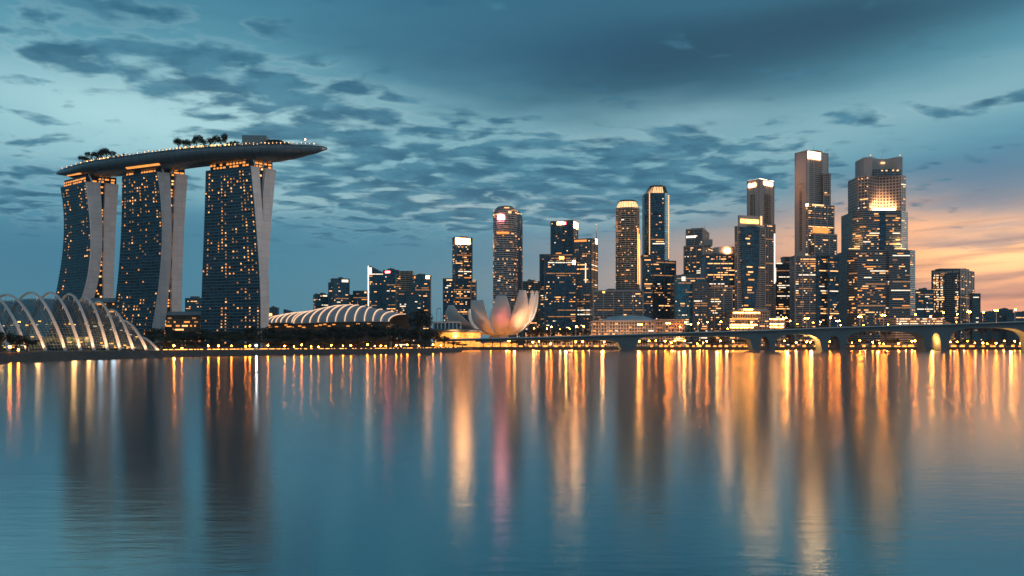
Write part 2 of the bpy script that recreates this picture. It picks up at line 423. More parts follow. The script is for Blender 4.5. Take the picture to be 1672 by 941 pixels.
# ------------------------------------------------------------------ the three hotel towers
facade('hotel_glass', 3.6, 5.2, .3, .1, (.07, .13, .155), (.014, .05, .075), .6, .2, .6, 1.3, .8)
facade('hotel_core', 3.6, 3.2, .3, .2, (.05, .05, .05), (.012, .025, .03), .3, .3, .6, 2.3)
m = pmat('hotel_wall', (.60, .57, .57), .55, 0, .14, .03); t = m.node_tree; b = t.nodes['Principled BSDF']     # cladding with open joints
ge = t.nodes.new('ShaderNodeTexCoord'); x_, y_, z_ = sep(t, ge.outputs['Object'])
jt = (z_ / 7.2).m('FRACT').lt(.07).max((x_ / 5.0).m('FRACT').lt(.05)); src = b.inputs['Base Color'].links[0].from_socket
wnn = t.nodes.new('ShaderNodeTexWhiteNoise'); t.links.new(comb(t, (x_ / 5.0).m('FLOOR'), (z_ / 7.2).m('FLOOR')), wnn.inputs['Vector'])
pan = mixc(t, S(t, wnn.outputs['Value']) * .25, src, (.26, .25, .25)); t.links.new(mixc(t, jt * .3, pan, (.2, .2, .2)), b.inputs['Base Color'])
ZT = 210.0
def hotel(label, lines, depths, zone, seed, ztop):
    rng = random.Random(seed)
    Yd = dict(zip('ABCDE', depths)); fit = {}
    for k, arr in zip('ABCDE', lines):
        z = np.array([zat(py, Yd[k]) for px, py in arr]); x = np.array([xat(px, Yd[k]) for px, py in arr])
        fit[k] = np.polyfit(z, x, 3 if len(arr) > 4 else 2)
        lo = float(z.min())
        fit[k] = (fit[k], lo)
    def pt(k, z, dy=0.0):
        c, lo = fit[k]; zz = max(z, lo)
        x = float(np.polyval(c, zz))
        if z < lo: x += (z - lo) * float(np.polyval(np.polyder(c), lo)) * .6
        return Vector((x, Yd[k] + dy, z))
    root = thing('hotel_tower', label, 'hotel tower', (float(pt('B', GZ).x), Yd['B'], GZ), 'three hotel towers under the long sky deck')
    n = 57; zs = [GZ + (ztop - GZ) * i / n for i in range(n + 1)]
    ld = (pt('A', 120) - pt('B', 120)); ld.z = 0; W = ld.length; ld.normalize()
    fnrm = Vector((ld.y, -ld.x, 0))
    if fnrm.y > 0: fnrm = -fnrm
    # front slab: curtain wall with projecting floor edges
    mb = MB()
    for z0, z1 in zip(zs, zs[1:]):
        A0, B0, A1, B1 = pt('A', z0), pt('B', z0), pt('A', z1), pt('B', z1)
        w0, w1 = (B0 - A0).length, (B1 - A1).length
        mb.face([A0, B0, B1, A1], 0, [(0, z0), (W, z0), (W, z1), (0, z1)])
        e = fnrm * .8
        mb.face([A0 + e, B0 + e, B0 + e + Vector((0, 0, .5)), A0 + e + Vector((0, 0, .5))], 1)
        mb.face([A0, B0, B0 + e, A0 + e], 1); mb.face([A0 + e + Vector((0, 0, .5)), B0 + e + Vector((0, 0, .5)), B0 + Vector((0, 0, .5)), A0 + Vector((0, 0, .5))], 1)
        C0, C1 = pt('C', z0), pt('C', z1)
        back0, back1 = A0 + (C0 - B0), A1 + (C1 - B1)
        mb.face([C0, back0, back1, C1], 0, [(0, z0), (W, z0), (W, z1), (0, z1)])
        mb.face([back0, A0, A1, back1], 0)
    A1, B1, C1 = pt('A', ztop), pt('B', ztop), pt('C', ztop)
    mb.face([A1, B1, C1, A1 + (C1 - B1)], 1)
    slab = pmat('floor_edge_' + str(seed), (.14, .22, .26), .7, 0, .2, .05)
    mb.build('curtain_wall', [MATS['hotel_glass'], slab], root)
    # end walls
    mb = MB(); u = 1.2
    rows = []
    for z in zs:
        B_, C_ = pt('B', z), pt('C', z); o = -ld * .8
        rows.append([B_ + o + fnrm * 1.0 , B_ + o, C_ + o, C_ + ld * 6])
    mb.grid(rows, smooth=False); mb.grid([[r[0], r[0] + ld * .8] for r in rows], smooth=False, flip=True)
    mb.face(rows[-1][::-1] , 0)
    mb.build('end_wall', MATS['hotel_wall'], root)
    mb = MB(); rows = []
    back = Vector((0, 0, 0))
    for z in zs:
        D_, E_ = pt('D', z), pt('E', z)
        if E_.x - D_.x < 1.0: D_ = Vector((E_.x - 1.0, D_.y, z))
        rows.append([D_ + ld * W * .9, D_ + ld * 6, D_, E_, E_ + ld * W * .9])
    mb.grid(rows, smooth=False); mb.face(rows[-1], 0)
    mb.build('rear_slab', MATS['hotel_wall'], root)
    # the glazed gap between the slabs
    mb = MB(); gq = []
    for z0, z1 in zip(zs, zs[1:]):
        p0, q0, p1, q1 = pt('C', z0) + ld * 3, pt('D', z0) + ld * 3, pt('C', z1) + ld * 3, pt('D', z1) + ld * 3
        if q0.x - p0.x < .8:
            if label.startswith('hotel tower nearest the lotus'): continue
            q0 = p0 + Vector((.8, .3, 0))
        wd = (q0 - p0).length
        mb.face([p0, q0, q1, p1], 0, [(0, z0), (wd, z0), (wd, z1), (0, z1)])
        nb = max(1, int(wd / 3.4))
        for i in range(nb):
            if rng.random() < (.75 if z0 < 60 else .42):
                f0, f1 = (i + .2) / nb, (i + .8) / nb; h0, h1 = .3, .85
                lerp = lambda f, h: (p0.lerp(q0, f)).lerp(p1.lerp(q1, f), h)
                gq.append(([lerp(f0, h0), lerp(f1, h0), lerp(f1, h1), lerp(f0, h1)], rng.choice((0, 1, 1))))
    mb.build('atrium_glazing', MATS['hotel_core'], root)
    # lit rooms on the long face
    quads = []; nb = 15
    colp = [rng.choice([.12, .5, 1.1, 2.3]) for _ in range(nb)]; colp[1] = 2.0; colp[-2] = 1.8
    for k in range(1, n - 1):
        z0, z1 = zs[k], zs[k + 1]
        for i in range(nb):
            if rng.random() < zone((k + .5) / n) * colp[i] * .72:
                f0, f1 = (i + .22) / nb, (i + .22 + rng.uniform(.2, .34)) / nb
                L = lambda f, h: (pt('A', z0).lerp(pt('B', z0), f)).lerp(pt('A', z1).lerp(pt('B', z1), f), h) + fnrm * .5
                h0, h1 = .32, rng.uniform(.66, .8)
                quads.append(([L(f0, h0), L(f1, h0), L(f1, h1), L(f0, h1)], rng.choices((0, 1, 2, 3), (3, 5, 0, 10))[0]))
    finish_windows(root, quads + gq)
    # sky lobby storey between the roof and the deck
    A, B, E = pt('A', ztop), pt('B', ztop), pt('E', ztop)
    mb = MB()
    pl = [A + fnrm * -3 - ld * 4, B + ld * 5 - fnrm * 3, E + ld * 5, E + ld * (W - 6)]
    mb.prism([tuple(p) for p in pl], ztop, ztop + 9, mat=0)
    mb.build('sky_lobby', MATS['hotel_core'], root)
    for h in (1.2, 4.4):
        for (p_, q_, n_, off) in ((pl[0], pl[1], 12, fnrm * .3), (pl[1], pl[2], 5, ld * -.3)):
            for i in range(n_):
                if rng.random() < .72:
                    a, b = p_.lerp(q_, (i + .08) / n_) + off, p_.lerp(q_, (i + rng.uniform(.6, .92)) / n_) + off
                    up = Vector((0, 0, h + ztop - a.z)); u2 = up + Vector((0, 0, 1.9)); bk = off * -1.2
                    mb = MB(); mb.face([a + up, b + up, b + u2, a + u2]); mb.face([a + up + bk, a + up, a + u2, a + u2 + bk]); mb.face([b + up, b + up + bk, b + u2 + bk, b + u2])
                    mb.build('lobby_pane', MATS['gold_soft'] if rng.random() < .8 else MATS['window_orange'], root)
    # raking struts carrying the deck
    for P_, dx in ((B.lerp(E, .2), -6), (B.lerp(E, .45), 7)):
        mb = MB(); mb.tube([P_ + Vector((0, -1, 0)), P_ + Vector((dx, -1, 16))], 1.0, 6); mb.build('strut', MATS['white_panel'], root)
    return pt, ld, fnrm, W, root
T1 = hotel('slender hotel tower nearest the arched glasshouse, farthest of the three',
      [[(98, 304), (104, 349), (104, 383), (100, 429), (92, 476), (88, 495)],
       [(139.5, 294), (146, 349), (149, 383), (147, 421), (143, 455), (134, 487)],
       [(163, 294), (166, 344), (166, 400), (164, 438), (158.6, 463), (152.6, 489)],
       [(172.6, 297), (169.6, 370), (169.6, 489)],
       [(194, 299), (189, 370), (186.6, 455), (186, 491)]], (1096, 1055, 1062, 1065, 1075), lambda h: .30 if h > .82 else (.16 if h > .55 else .05), 11, 208)
T2 = hotel('middle hotel tower with a bowed window wall and a bright amber top storey',
      [[(199, 287), (198, 370), (194, 438), (186, 506), (183, 527)],
       [(256.7, 278.6), (263, 327), (265, 383), (263, 438), (257.5, 480), (250, 531)],
       [(276, 280), (279, 327), (279, 383), (278, 438), (274.5, 480), (269, 529)],
       [(288.5, 281.5), (284, 349), (282.6, 383), (281, 438), (281, 510)],
       [(307, 285), (301, 370), (298, 438), (297, 508)]], (1028, 1000, 1007, 1012, 1021), lambda h: .32 if h > .78 else (.16 if h > .5 else (.03 if h > .32 else .28)), 12, 209)
T3 = hotel('hotel tower nearest the lotus museum, largest and most lit of the three',
      [[(336, 273), (334, 349), (331, 434), (328.5, 500), (327.6, 533)],
       [(409.6, 268), (417, 349), (421, 400), (424.5, 455), (425.7, 500), (426, 529)],
       [(423, 270), (429, 363), (434, 400), (437.5, 438), (438, 480), (438, 527)],
       [(435, 272), (429.6, 363), (434.2, 400), (437.7, 438), (438, 480), (438, 527)],
       [(451, 275), (443, 370), (440, 400), (438.4, 438), (438, 480), (438, 527)]], (990, 962, 970, 974, 984), lambda h: .34 if h > .40 else (.04 if h > .22 else .34), 13, 208)

# ------------------------------------------------------------------ the sky deck lying over the towers
ZD = 229.0
edge = [(92, 284), (100, 279), (126, 269), (160, 262.5), (204, 256), (245, 250.5), (289, 245.5), (330, 242.5), (374, 240), (410, 238.2), (442, 237), (480, 237.6), (510, 238.8), (526, 240.6), (534, 243.5)]
low = [(92, 285), (105, 292.5), (126, 291), (160, 288.5), (204, 285), (245, 280), (299, 273), (340, 268.6), (380, 267), (410, 266), (449, 263.5), (480, 259.5), (510, 253), (526, 248.5), (534, 245)]
ex = np.array([e[0] for e in edge], float); ey = np.array([e[1] for e in edge], float)
lx = np.array([e[0] for e in low], float); ly = np.array([e[1] for e in low], float)
NS = 70; rows = []; fronts = []; backs = []
for i in range(NS + 1):
    s = i / NS; px = 92 + (534 - 92) * (s + .02 * math.sin(2 * math.pi * s))
    Yf = (ZD - CH) * F / (HY - float(np.interp(px, ex, ey)))
    fronts.append(Vector((xat(px, Yf), Yf, ZD)))
f2 = [sum((fronts[min(NS, max(0, i + k))] for k in range(-3, 4)), Vector()) / 7 if 3 <= i <= NS - 3 else fronts[i] for i in range(NS + 1)]
fronts = f2
for i, p in enumerate(fronts):
    s = i / NS
    t = (fronts[min(NS, i + 1)] - fronts[max(0, i - 1)]).normalized(); nrm = Vector((-t.y, t.x, 0))
    wd = 38 * min(1, (.35 + s * 9)) * (1 if s < .7 else max(.04, 1 - ((s - .7) / .3) ** 2.0)); wd = max(wd, 1.5)
    px = p.x / p.y * F + CX; yb = float(np.interp(px, lx, ly))
    d = max(1.2, ZD - zat(yb, p.y + wd * .5)); d = min(d, 19.5)
    backs.append(p + nrm * wd)
    row = [p + Vector((0, 0, 1.3)), p + Vector((0, 0, 1.3)) - nrm * .4, p - nrm * .4 - Vector((0, 0, min(d * .3, 3.2)))]
    for k in range(1, 12):
        q = math.pi * k / 12
        row.append(p + nrm * wd * (1 - math.cos(q)) / 2 - Vector((0, 0, min(d * .3, 3.2) + (d - min(d * .3, 3.2)) * math.sin(q) ** .75)))
    row += [p + nrm * (wd + .4) - Vector((0, 0, min(d * .3, 3.2))), p + nrm * (wd + .4) + Vector((0, 0, 1.3)), p + nrm * wd + Vector((0, 0, 1.3))]
    rows.append(row)
deck = thing('sky_deck', 'long boat shaped roof deck lying across the tops of the three hotel towers', 'roof deck', (fronts[NS // 2].x, fronts[NS // 2].y, 210))
mb = MB(); mb.grid(rows, flip=True)
mb.face([q for q in rows[0]]); mb.face([q for q in rows[-1]][::-1])
m = pmat('hull_metal', (.17, .19, .20), .36, .5, .15, .03); t = m.node_tree; b = t.nodes['Principled BSDF']
uvn = t.nodes.new('ShaderNodeUVMap'); u_, v_, _ = sep(t, uvn.outputs[0]); jt = (v_ * .5).m('FRACT').lt(.07).max(u_.m('FRACT').lt(.1)); src = b.inputs['Base Color'].links[0].from_socket
wnn = t.nodes.new('ShaderNodeTexWhiteNoise'); t.links.new(comb(t, u_.m('FLOOR'), (v_ * .5).m('FLOOR')), wnn.inputs['Vector'])
pan = mixc(t, S(t, wnn.outputs['Value']) * .3, src, (.09, .10, .11)); t.links.new(mixc(t, jt * .6, pan, (.04, .045, .05)), b.inputs['Base Color'])
mb.build('hull', MATS['hull_metal'], deck)
mb = MB(); mb.grid([[a + Vector((0, 0, .2)), b + Vector((0, 0, .2))] for a, b in zip(fronts, backs)], smooth=False)
mb.build('deck_floor', MATS['roof_grey'], deck)
mb = MB()
for i in range(NS):
    for h in (2.2, 2.7): mb.tube([fronts[i] + Vector((0, 0, h)), fronts[i + 1] + Vector((0, 0, h))], .12, 4, cap=False)
    mb.tube([fronts[i] + Vector((0, 0, 1.2)), fronts[i] + Vector((0, 0, 2.7))], .12, 4)
mb.build('railing', MATS['steel'], deck)
def onpx(px, fr=0.3, z=ZD + .2):
    """a point of the deck: above the photo's column px, fr of the way across"""
    j = min(range(NS + 1), key=lambda i: abs(fronts[i].x / fronts[i].y * F + CX - px))
    p = fronts[j].lerp(backs[j], fr); p.z = z; return p
def dirpx(px):
    j = min(range(NS + 1), key=lambda i: abs(fronts[i].x / fronts[i].y * F + CX - px)); j = max(1, min(NS - 1, j))
    t = fronts[j + 1] - fronts[j - 1]; return math.atan2(t.y, t.x)
# plant room, restaurants and canopies on the deck
p = onpx(403, .5); mb = MB(); a = dirpx(403)
mb.box((p.x, p.y, ZD + 7), (27, 20, 14), a + .25); mb.box((p.x - 3, p.y, ZD + 14.8), (10, 5, 1.7), a + .25); mb.box((p.x - 8, p.y + 2, ZD + 15), (2, 2, 2.6), a + .25)
o = mb.build('plant_room', pmat('plant_room_wall', (.2, .26, .28), .6, 0, .15, .1), deck)
mb = MB(); p0 = [onpx(x, .45) for x in range(424, 486, 5)]
mb.grid([[q + Vector((0, -9, h * .4)), q + Vector((0, -6, h)), q + Vector((0, 8, h)), q + Vector((0, 12, 0))] for q, h in zip(p0, [7, 8, 8.3, 8.4, 8.2, 7.8, 7.2, 6.4, 5.4, 4.3, 3.2, 2, .8])], smooth=True)
mb.build('observation_canopy', MATS['dark_metal'], deck)
for x0, x1, h, nm in ((206, 290, 5.5, 'pool_canopy'), (183, 206, 5.5, 'pavilion_roof'), (96, 128, 5.0, 'garden_roof'), (342, 388, 5.0, 'restaurant_roof')):
    mb = MB(); q = [onpx(x, .55) for x in np.linspace(x0, x1, 9)]
    mb.grid([[k + Vector((0, -7, h - .5)), k + Vector((0, -7, h)), k + Vector((0, 9, h + 1.2)), k + Vector((0, 9, h + .4)), k + Vector((0, -7, h - .5))] for k in q], smooth=False)
    for k in q[::2]: mb.tube([k + Vector((0, -6, 0)), k + Vector((0, -6, h))], .25, 5)
    if nm != 'restaurant_roof':
        m2 = MB(); m2.grid([[k + Vector((0, -6.8, h - 1.6)), k + Vector((0, -6.8, h - .8)), k + Vector((0, -6.2, h - .8)), k + Vector((0, -6.2, h - 1.6))] for k in q], smooth=False); m2.build('canopy_light', MATS['gold_soft'], deck)
    mb.build(nm, MATS['roof_grey'] if nm == 'pavilion_roof' else MATS['dark_metal'], deck)
rng = random.Random(5)
mb = MB()
for x in np.arange(98, 515, 1.15):
    pr = .8 if (100 < x < 124 or 180 < x < 300) else (.55 if x < 440 else .45)
    if rng.random() < pr:
        q = onpx(x, .09); r = rng.uniform(.25, .6)
        mb.box((q.x, q.y, ZD + rng.uniform(2.4, 4.2)), (r * 2.2, r, r), rng.uniform(0, 3))
tag(mb.build('deck_lights', emat('deck_bulbs', (1, .52, .20), 3.0, .6, .4), deck), kind='stuff')
p = onpx(501, .5); mb = MB(); mb.tube([p, p + Vector((0, 0, 8))], .45, 6); mb.build('beacon_mast', MATS['mast_white'], deck)
mb = MB(); mb.ball(p + Vector((0, 0, 8.7)), .8); mb.build('beacon_lamp', MATS['beacon'], deck)
# amber glow put on the hull underside, standing in for uplight on its soffit
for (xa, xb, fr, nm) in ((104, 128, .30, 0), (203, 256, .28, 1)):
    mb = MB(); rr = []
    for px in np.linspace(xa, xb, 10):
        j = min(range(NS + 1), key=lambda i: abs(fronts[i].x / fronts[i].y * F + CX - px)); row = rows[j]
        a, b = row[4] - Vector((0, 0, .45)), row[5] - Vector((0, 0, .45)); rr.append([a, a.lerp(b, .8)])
    mb.grid(rr, flip=True); mb.build('soffit_glow', MATS['gold_soft'], deck)
def lamp(kind, loc, energy, colr, size=1.0, aim=None, spot=60, blend=.6):
    d = bpy.data.lights.new(kind.lower() + '_lamp', kind); d.energy = energy; d.color = colr
    if kind in ('POINT', 'SPOT'): d.shadow_soft_size = size
    if kind == 'AREA': d.size = size
    if kind == 'SPOT': d.spot_size = R(spot); d.spot_blend = blend
    o = bpy.data.objects.new(kind.lower() + '_light', d); COL.objects.link(o); o.location = loc
    if aim is not None: o.rotation_euler = (Vector(aim) - Vector(loc)).to_track_quat('-Z', 'Y').to_euler()
    return o
for (px, Yd, z), tx, e in (((449, 988, 210), 492, 60000),):
    p = onpx(tx, .35, ZD - 9); lamp('SPOT', (xat(px, Yd), Yd, z), e, (1, .52, .24), 1.0, p, 60, 1.0)

# ------------------------------------------------------------------ arched glasshouse on the left bank
dome = thing('glasshouse', 'long glass domed conservatory ribbed by white arches rising from the riverbank', 'glasshouse', (-215, 560, GZ))
feet = [(-40, 17), (8, -42), (40, -22), (74.5, 8), (107, 48), (132, 81), (154, 112), (176, 138), (196.5, 160), (218, 181), (239.5, 198), (257, 215)]
peaky = [488, 485, 482, 480.5, 478, 478, 480.5, 486, 493, 506, 521, 541]
archs = []
def fyd(px): return 455 + max(0, min(1, (px + 40) / 300)) * 75
feet = [(-58, -112), (-22, -78), (15, -40), (45, -18), (74.5, 9), (107, 48), (132, 81), (154, 112), (176, 138), (196.5, 160), (218, 181), (239.5, 201), (258, 228)]
peaky = [486, 484, 483, 482, 481.5, 478, 478, 480.6, 486, 493, 506, 524, 551]
for (fx, pk), py in zip(feet, peaky):
    Yf = fyd(fx); Fp = Vector((xat(fx, Yf), Yf, GZ)); Yp = Yf + 42
    Pp = Vector((xat(pk, Yp), Yp, zat(py, Yp))); archs.append((Fp, Pp))
def archpt(Fp, Pp, q, inset=0.0):
    """q 0 at the front foot, 1 at the crown, 2 at the back foot"""
    Bk = Pp + (Pp - Fp) * Vector((1, 1, 0)) if False else Vector((2 * Pp.x - Fp.x, 2 * Pp.y - Fp.y, Fp.z))
    h = Pp.z - Fp.z
    a = Fp.lerp(Bk, q / 2)
    z = Fp.z + h * math.sin(min(q, 2 - q) * math.pi / 2) ** .92
    if inset:
        mid = Fp.lerp(Bk, .5); k = 1 - inset
        a = mid.lerp(a, k); z = Fp.z + (z - Fp.z) * (1 - inset * 1.1)
    return Vector((a.x, a.y, z))
pmat('arch_white', (.55, .54, .53), .45, 0, .08, .1)
for Fp, Pp in archs:
    mb = MB(); n = 26
    P_ = [archpt(Fp, Pp, 2 * i / n) for i in range(n + 1)]
    mb.tube(P_, [.95 - .25 * math.sin(math.pi * i / n) for i in range(n + 1)], 8)
    for i in (4, 7, 10, 13):
        q = 2 * i / n; mb.tube([P_[i], archpt(Fp, Pp, q, .09)], .18, 5)
    mb.build('arch', MATS['arch_white'], dome)
gm = bpy.data.materials.new('shell_glass'); gm.use_nodes = True; t = gm.node_tree; b = t.nodes['Principled BSDF']
uvn = t.nodes.new('ShaderNodeUVMap'); u, v, _ = sep(t, uvn.outputs[0])
grid = (u * 3).m('FRACT').lt(.13).max((v * 2.0).m('FRACT').lt(.13))
t.links.new(mixc(t, grid, (.015, .05, .07), (.22, .26, .28)), b.inputs['Base Color'])
b.inputs['Roughness'].default_value = .18; b.inputs['Metallic'].default_value = .35
tr = t.nodes.new('ShaderNodeBsdfTransparent'); tr.inputs[0].default_value = (.75, .88, .92, 1)
ms = t.nodes.new('ShaderNodeMixShader'); t.links.new((grid * .4 + .5).k, ms.inputs[0])
t.links.new(tr.outputs[0], ms.inputs[1]); t.links.new(b.outputs[0], ms.inputs[2])
t.links.new(ms.outputs[0], t.nodes['Material Output'].inputs[0])
mb = MB(); rows = []
for k in range((len(archs) - 1) * 3 + 1):
    i = min(k // 3, len(archs) - 2); f = k / 3 - i
    a, c = archs[i], archs[i + 1]
    rows.append([archpt(a[0].lerp(c[0], f), a[1].lerp(c[1], f), 2 * j / 22, .09) for j in range(23)])
mb.grid(rows); mb.build('glass_shell', gm, dome)
rng = random.Random(21)
mb = MB()
for k in range(9):                                                  # planted terraces inside
    i = 1 + k; a, c = archs[i]; m_ = a.lerp(c, 1.0)
    q = archpt(a, c, .75, .3); mb.prism([(q.x - 10, q.y - 3), (q.x + 9, q.y - 3), (q.x + 9, q.y + 9), (q.x - 10, q.y + 9)], GZ, GZ + rng.uniform(5, 9) * (1 if k < 7 else .4))
mb.build('planted_terrace', MATS['leaf'], dome)
for k in range(70):
    i = rng.randrange(1, 11); f = rng.random(); a = archs[i][0].lerp(archs[i + 1][0], f); c = archs[i][1].lerp(archs[i + 1][1], f)
    q = archpt(a, c, rng.uniform(.2, .6), .22); z = GZ + (c.z - GZ) * rng.choice((.08, .12, .18, .3, .55, .62)) * .8
    mb = MB(); s_ = rng.uniform(.35, .9); mb.box((q.x, q.y, z), (s_ * rng.uniform(1, 3), .5, s_ * .8), rng.uniform(-.5, .5)); mb.build('interior_lamp', MATS['gold_strip'] if k % 3 else MATS['window_white'], dome)
for i in (1, 3, 5, 7, 8):
    a, c = archs[i]; q = archpt(a, c, .6, .3); lamp('POINT', (q.x, q.y, GZ + 8), 15000, (1, .45, .14), 2.0)
for i in (8, 9, 10): 
    a, c = archs[i]; q = archpt(a, c, .8, .35); lamp('POINT', (q.x, q.y, GZ + 7), 2200, (.6, .8, 1), 1.5)
for i, (Fp, Pp) in enumerate(archs):                                # ground lights at the arch feet
    if i > 2: lamp('SPOT', Fp + Vector((1.6, -6.5, 1.0)), 32000, (1, .50, .22), .4, Fp.lerp(Pp, .45) + Vector((0, 0, 10)), 75)
mb = MB(); rg = random.Random(4)
for k in range(46):
    px = rg.uniform(200, 268); Yd = fyd(px) - 6 + rg.uniform(-2, 3) + (px - 200) * .32
    mb.box((xat(px, Yd), Yd, zat(rg.uniform(576.3, 578.5), Yd)), (rg.uniform(.5, 1.6), .4, .45), rg.uniform(0, 1))
hd = thing('lit_hedge', 'low planted edge of the riverbank strung with golden lights at the arch feet', 'hedge', (-205, 525, GZ))
tag(mb.build('string_lights', MATS['gold_strip'], hd), kind='stuff')
mb = MB(); q = [(xat(px, fyd(px) - 5 + (px - 200) * .32) , fyd(px) - 5 + (px - 200) * .32) for px in np.linspace(198, 270, 12)]
mb.grid([[(x, y - 1.2, 3.0), (x, y - 1.0, 4.6 + .3 * math.sin(i * 2)), (x, y + 1.6, 4.8), (x, y + 1.8, 3.0)] for i, (x, y) in enumerate(q)], smooth=False)
mb.build('foliage', MATS['leaf'], hd)

# ------------------------------------------------------------------ low halls beside the towers
facade('hall_front', 4.5, 2.4, .22, .2, (.2, .14, .09), (.10, .055, .025), .1, .35, .7, 4.2, .6)
def hall(label, px0, px1, yt, Yd, roof_y, seed, glow):
    rt = thing('podium_hall', label, 'hall', (xat((px0 + px1) / 2, Yd), Yd, GZ), 'podium halls between the hotel towers')
    x0, x1 = xat(px0, Yd), xat(px1, Yd); zt = zat(yt, Yd)
    mb = MB(); mb.prism([(x0, Yd), (x1, Yd), (x1, Yd + 40), (x0, Yd + 40)], GZ, zt); mb.build('hall_body', MATS['hall_front'], rt)
    mb = MB(); zr = zat(roof_y, Yd)
    mb.prism([(x0 - 2, Yd - 3), (x1 + 2, Yd - 3), (x1 + 2, Yd + 42), (x0 - 2, Yd + 42)], zt, zr, top=[(x0 - 1, Yd - 1), (x1 + 1, Yd - 1), (x1 + 1, Yd + 40), (x0 - 1, Yd + 40)])
    mb.build('roof', pmat('hall_roof' + str(seed), (.2, .23, .25), .6), rt)
    qs = []; rg = random.Random(seed)
    windows_on(lambda u, v: Vector((x0 + u, Yd - .1, GZ + v)), x1 - x0, zt - GZ, 4.5, 2.4, glow, rg, qs, (2, 6, 0, 6), 2.5)
    finish_windows(rt, qs)
hall('low hall with a flat grey roof between the middle hotel tower and the largest one', 270, 331, 515, 1010, 509, 31, .55)
hall('dark roofed hall behind the glasshouse, between its arches and the middle hotel tower', 151, 190, 494, 1040, 487, 32, .55)

# ------------------------------------------------------------------ striped shell roofs
def shell(label, E, Rg, nr, hdx, seed, Yd=1120):
    rt = thing('shell_roof_hall', label, 'hall', (xat(E[len(E) // 2][0], Yd), Yd, GZ), 'two striped shell roofs behind the tree bank')
    def ip(A, f): 
        xs = np.linspace(0, 1, len(A)); return float(np.interp(f, xs, [a[0] for a in A])), float(np.interp(f, xs, [a[1] for a in A]))
    def pt(f, q, up=0.0):
        e, r = ip(E, f), ip(Rg, f); a = Vector((xat(e[0], Yd), Yd, zat(e[1], Yd))); Yr = Yd + 55; b = Vector((xat(r[0], Yr), Yr, zat(r[1], Yr)))
        th = q * math.pi / 2
        p = a.lerp(b, 1 - math.cos(th)); p.z = a.z + (b.z - a.z) * math.sin(th)
        return p + Vector((0, -.5, .86)) * up
    mb = MB(); rows = [[pt(i / 48, q / 14) for q in range(15)] for i in range(49)]
    back = [[pt(i / 48, 1 - q / 6) + Vector((0, 40 * q / 6, 0)) * 1.0 for q in range(7)] for i in range(49)]
    mb.grid(rows); mb.grid([[pt(i / 48, 1) + Vector((0, 60 * q / 6, -((q / 6) ** 2) * 22)) for q in range(7)] for i in range(49)])
    mb.build('roof_shell', MATS['shell_skin'], rt)
    for k in range(nr):
        f = .01 + .98 * (k / (nr - 1)); 
        def rp(q): return min(1, max(0, f + (.0) * q))
        mb = MB(); P_ = [pt(rp(q / 14), q / 14, .5) for q in range(15)]
        w_ = .62; mb.grid([[p + Vector((-w_, 0, -.2)), p + Vector((-w_, -.3, .5)), p + Vector((w_, -.3, .5)), p + Vector((w_, 0, -.2))] for p in P_], smooth=False)
        mb.build('rib', MATS['rib_light'], rt)
    mb = MB(); a, b = pt(0, 0), pt(1, 0)
    mb.prism([(a.x, Yd + 4), (b.x, Yd + 4), (b.x, Yd + 70), (a.x, Yd + 70)], GZ, min(a.z, b.z) + .5); mb.build('base_wall', MATS['hall_front'], rt)
    mb = MB(); rg = random.Random(seed)
    for i in range(22):
        f = (i + .5) / 22
        if rg.random() < .55:
            p = pt(f, 0); mb.box((p.x, Yd + 3.6, p.z - rg.uniform(2, 6)), (4, .8, 1.3))
    tag(mb.build('eave_lights', MATS['gold_soft'], rt), kind='stuff')
pmat('shell_skin', (.40, .41, .42), .5, 0, .1, .05); emat('rib_light', (1, .62, .38), 1.15, .45, .04)
shell('low striped shell roof beside the largest hotel tower, the smaller of two', [(436, 528), (455, 527.5), (480, 528), (505, 527)], [(462, 516), (485, 511.5), (510, 509), (545, 513)], 9, 0, 41, 1150)
shell('high striped shell roof glowing along its ribs, behind the tree bank', [(478, 529), (515, 527.5), (555, 526), (600, 525.5), (636, 526)], [(530, 507), (556, 499.5), (580, 498), (610, 503), (664, 514)], 12, 0, 42, 1110)

# ------------------------------------------------------------------ downtown towers
def plan(px0, pxc, px1, Yd, deep=.8):
    """plan corners (near, right, back, left) of a block whose near vertical edge stands at column pxc of the photograph"""
    if pxc is None:
        x0, x1 = xat(px0, Yd), xat(px1, Yd); d = max(10, (x1 - x0) * deep)
        return [Vector((x0, Yd)), Vector((x1, Yd)), Vector((x1, Yd + d)), Vector((x0, Yd + d))], False
    wl, wr = pxc - px0, px1 - pxc
    k0 = (px1 - CX) / F; k1 = (px0 - CX) / F
    ph = min(1.2, max(.35, math.atan2(wl, wr)))
    if k0 > 0: ph = min(ph, math.atan(.55 / k0))
    if k1 < 0: ph = max(ph, math.atan(-k1 / .55))
    C = Vector((xat(pxc, Yd), Yd)); dr = Vector((math.cos(ph), math.sin(ph))); dl = Vector((-math.sin(ph), math.cos(ph)))
    def hit(d, px):
        k = (px - CX) / F; return max(4, (k * C.y - C.x) / (d.x - k * d.y))
    a, b = hit(dr, px1), hit(dl, px0)
    return [C, C + dr * a, C + dr * a + dl * b, C + dl * b], True
pmat('trim_stone', (.34, .32, .30), .8, 0, .15, .05); pmat('trim_dark', (.07, .10, .115), .5, .2, .15, .05)
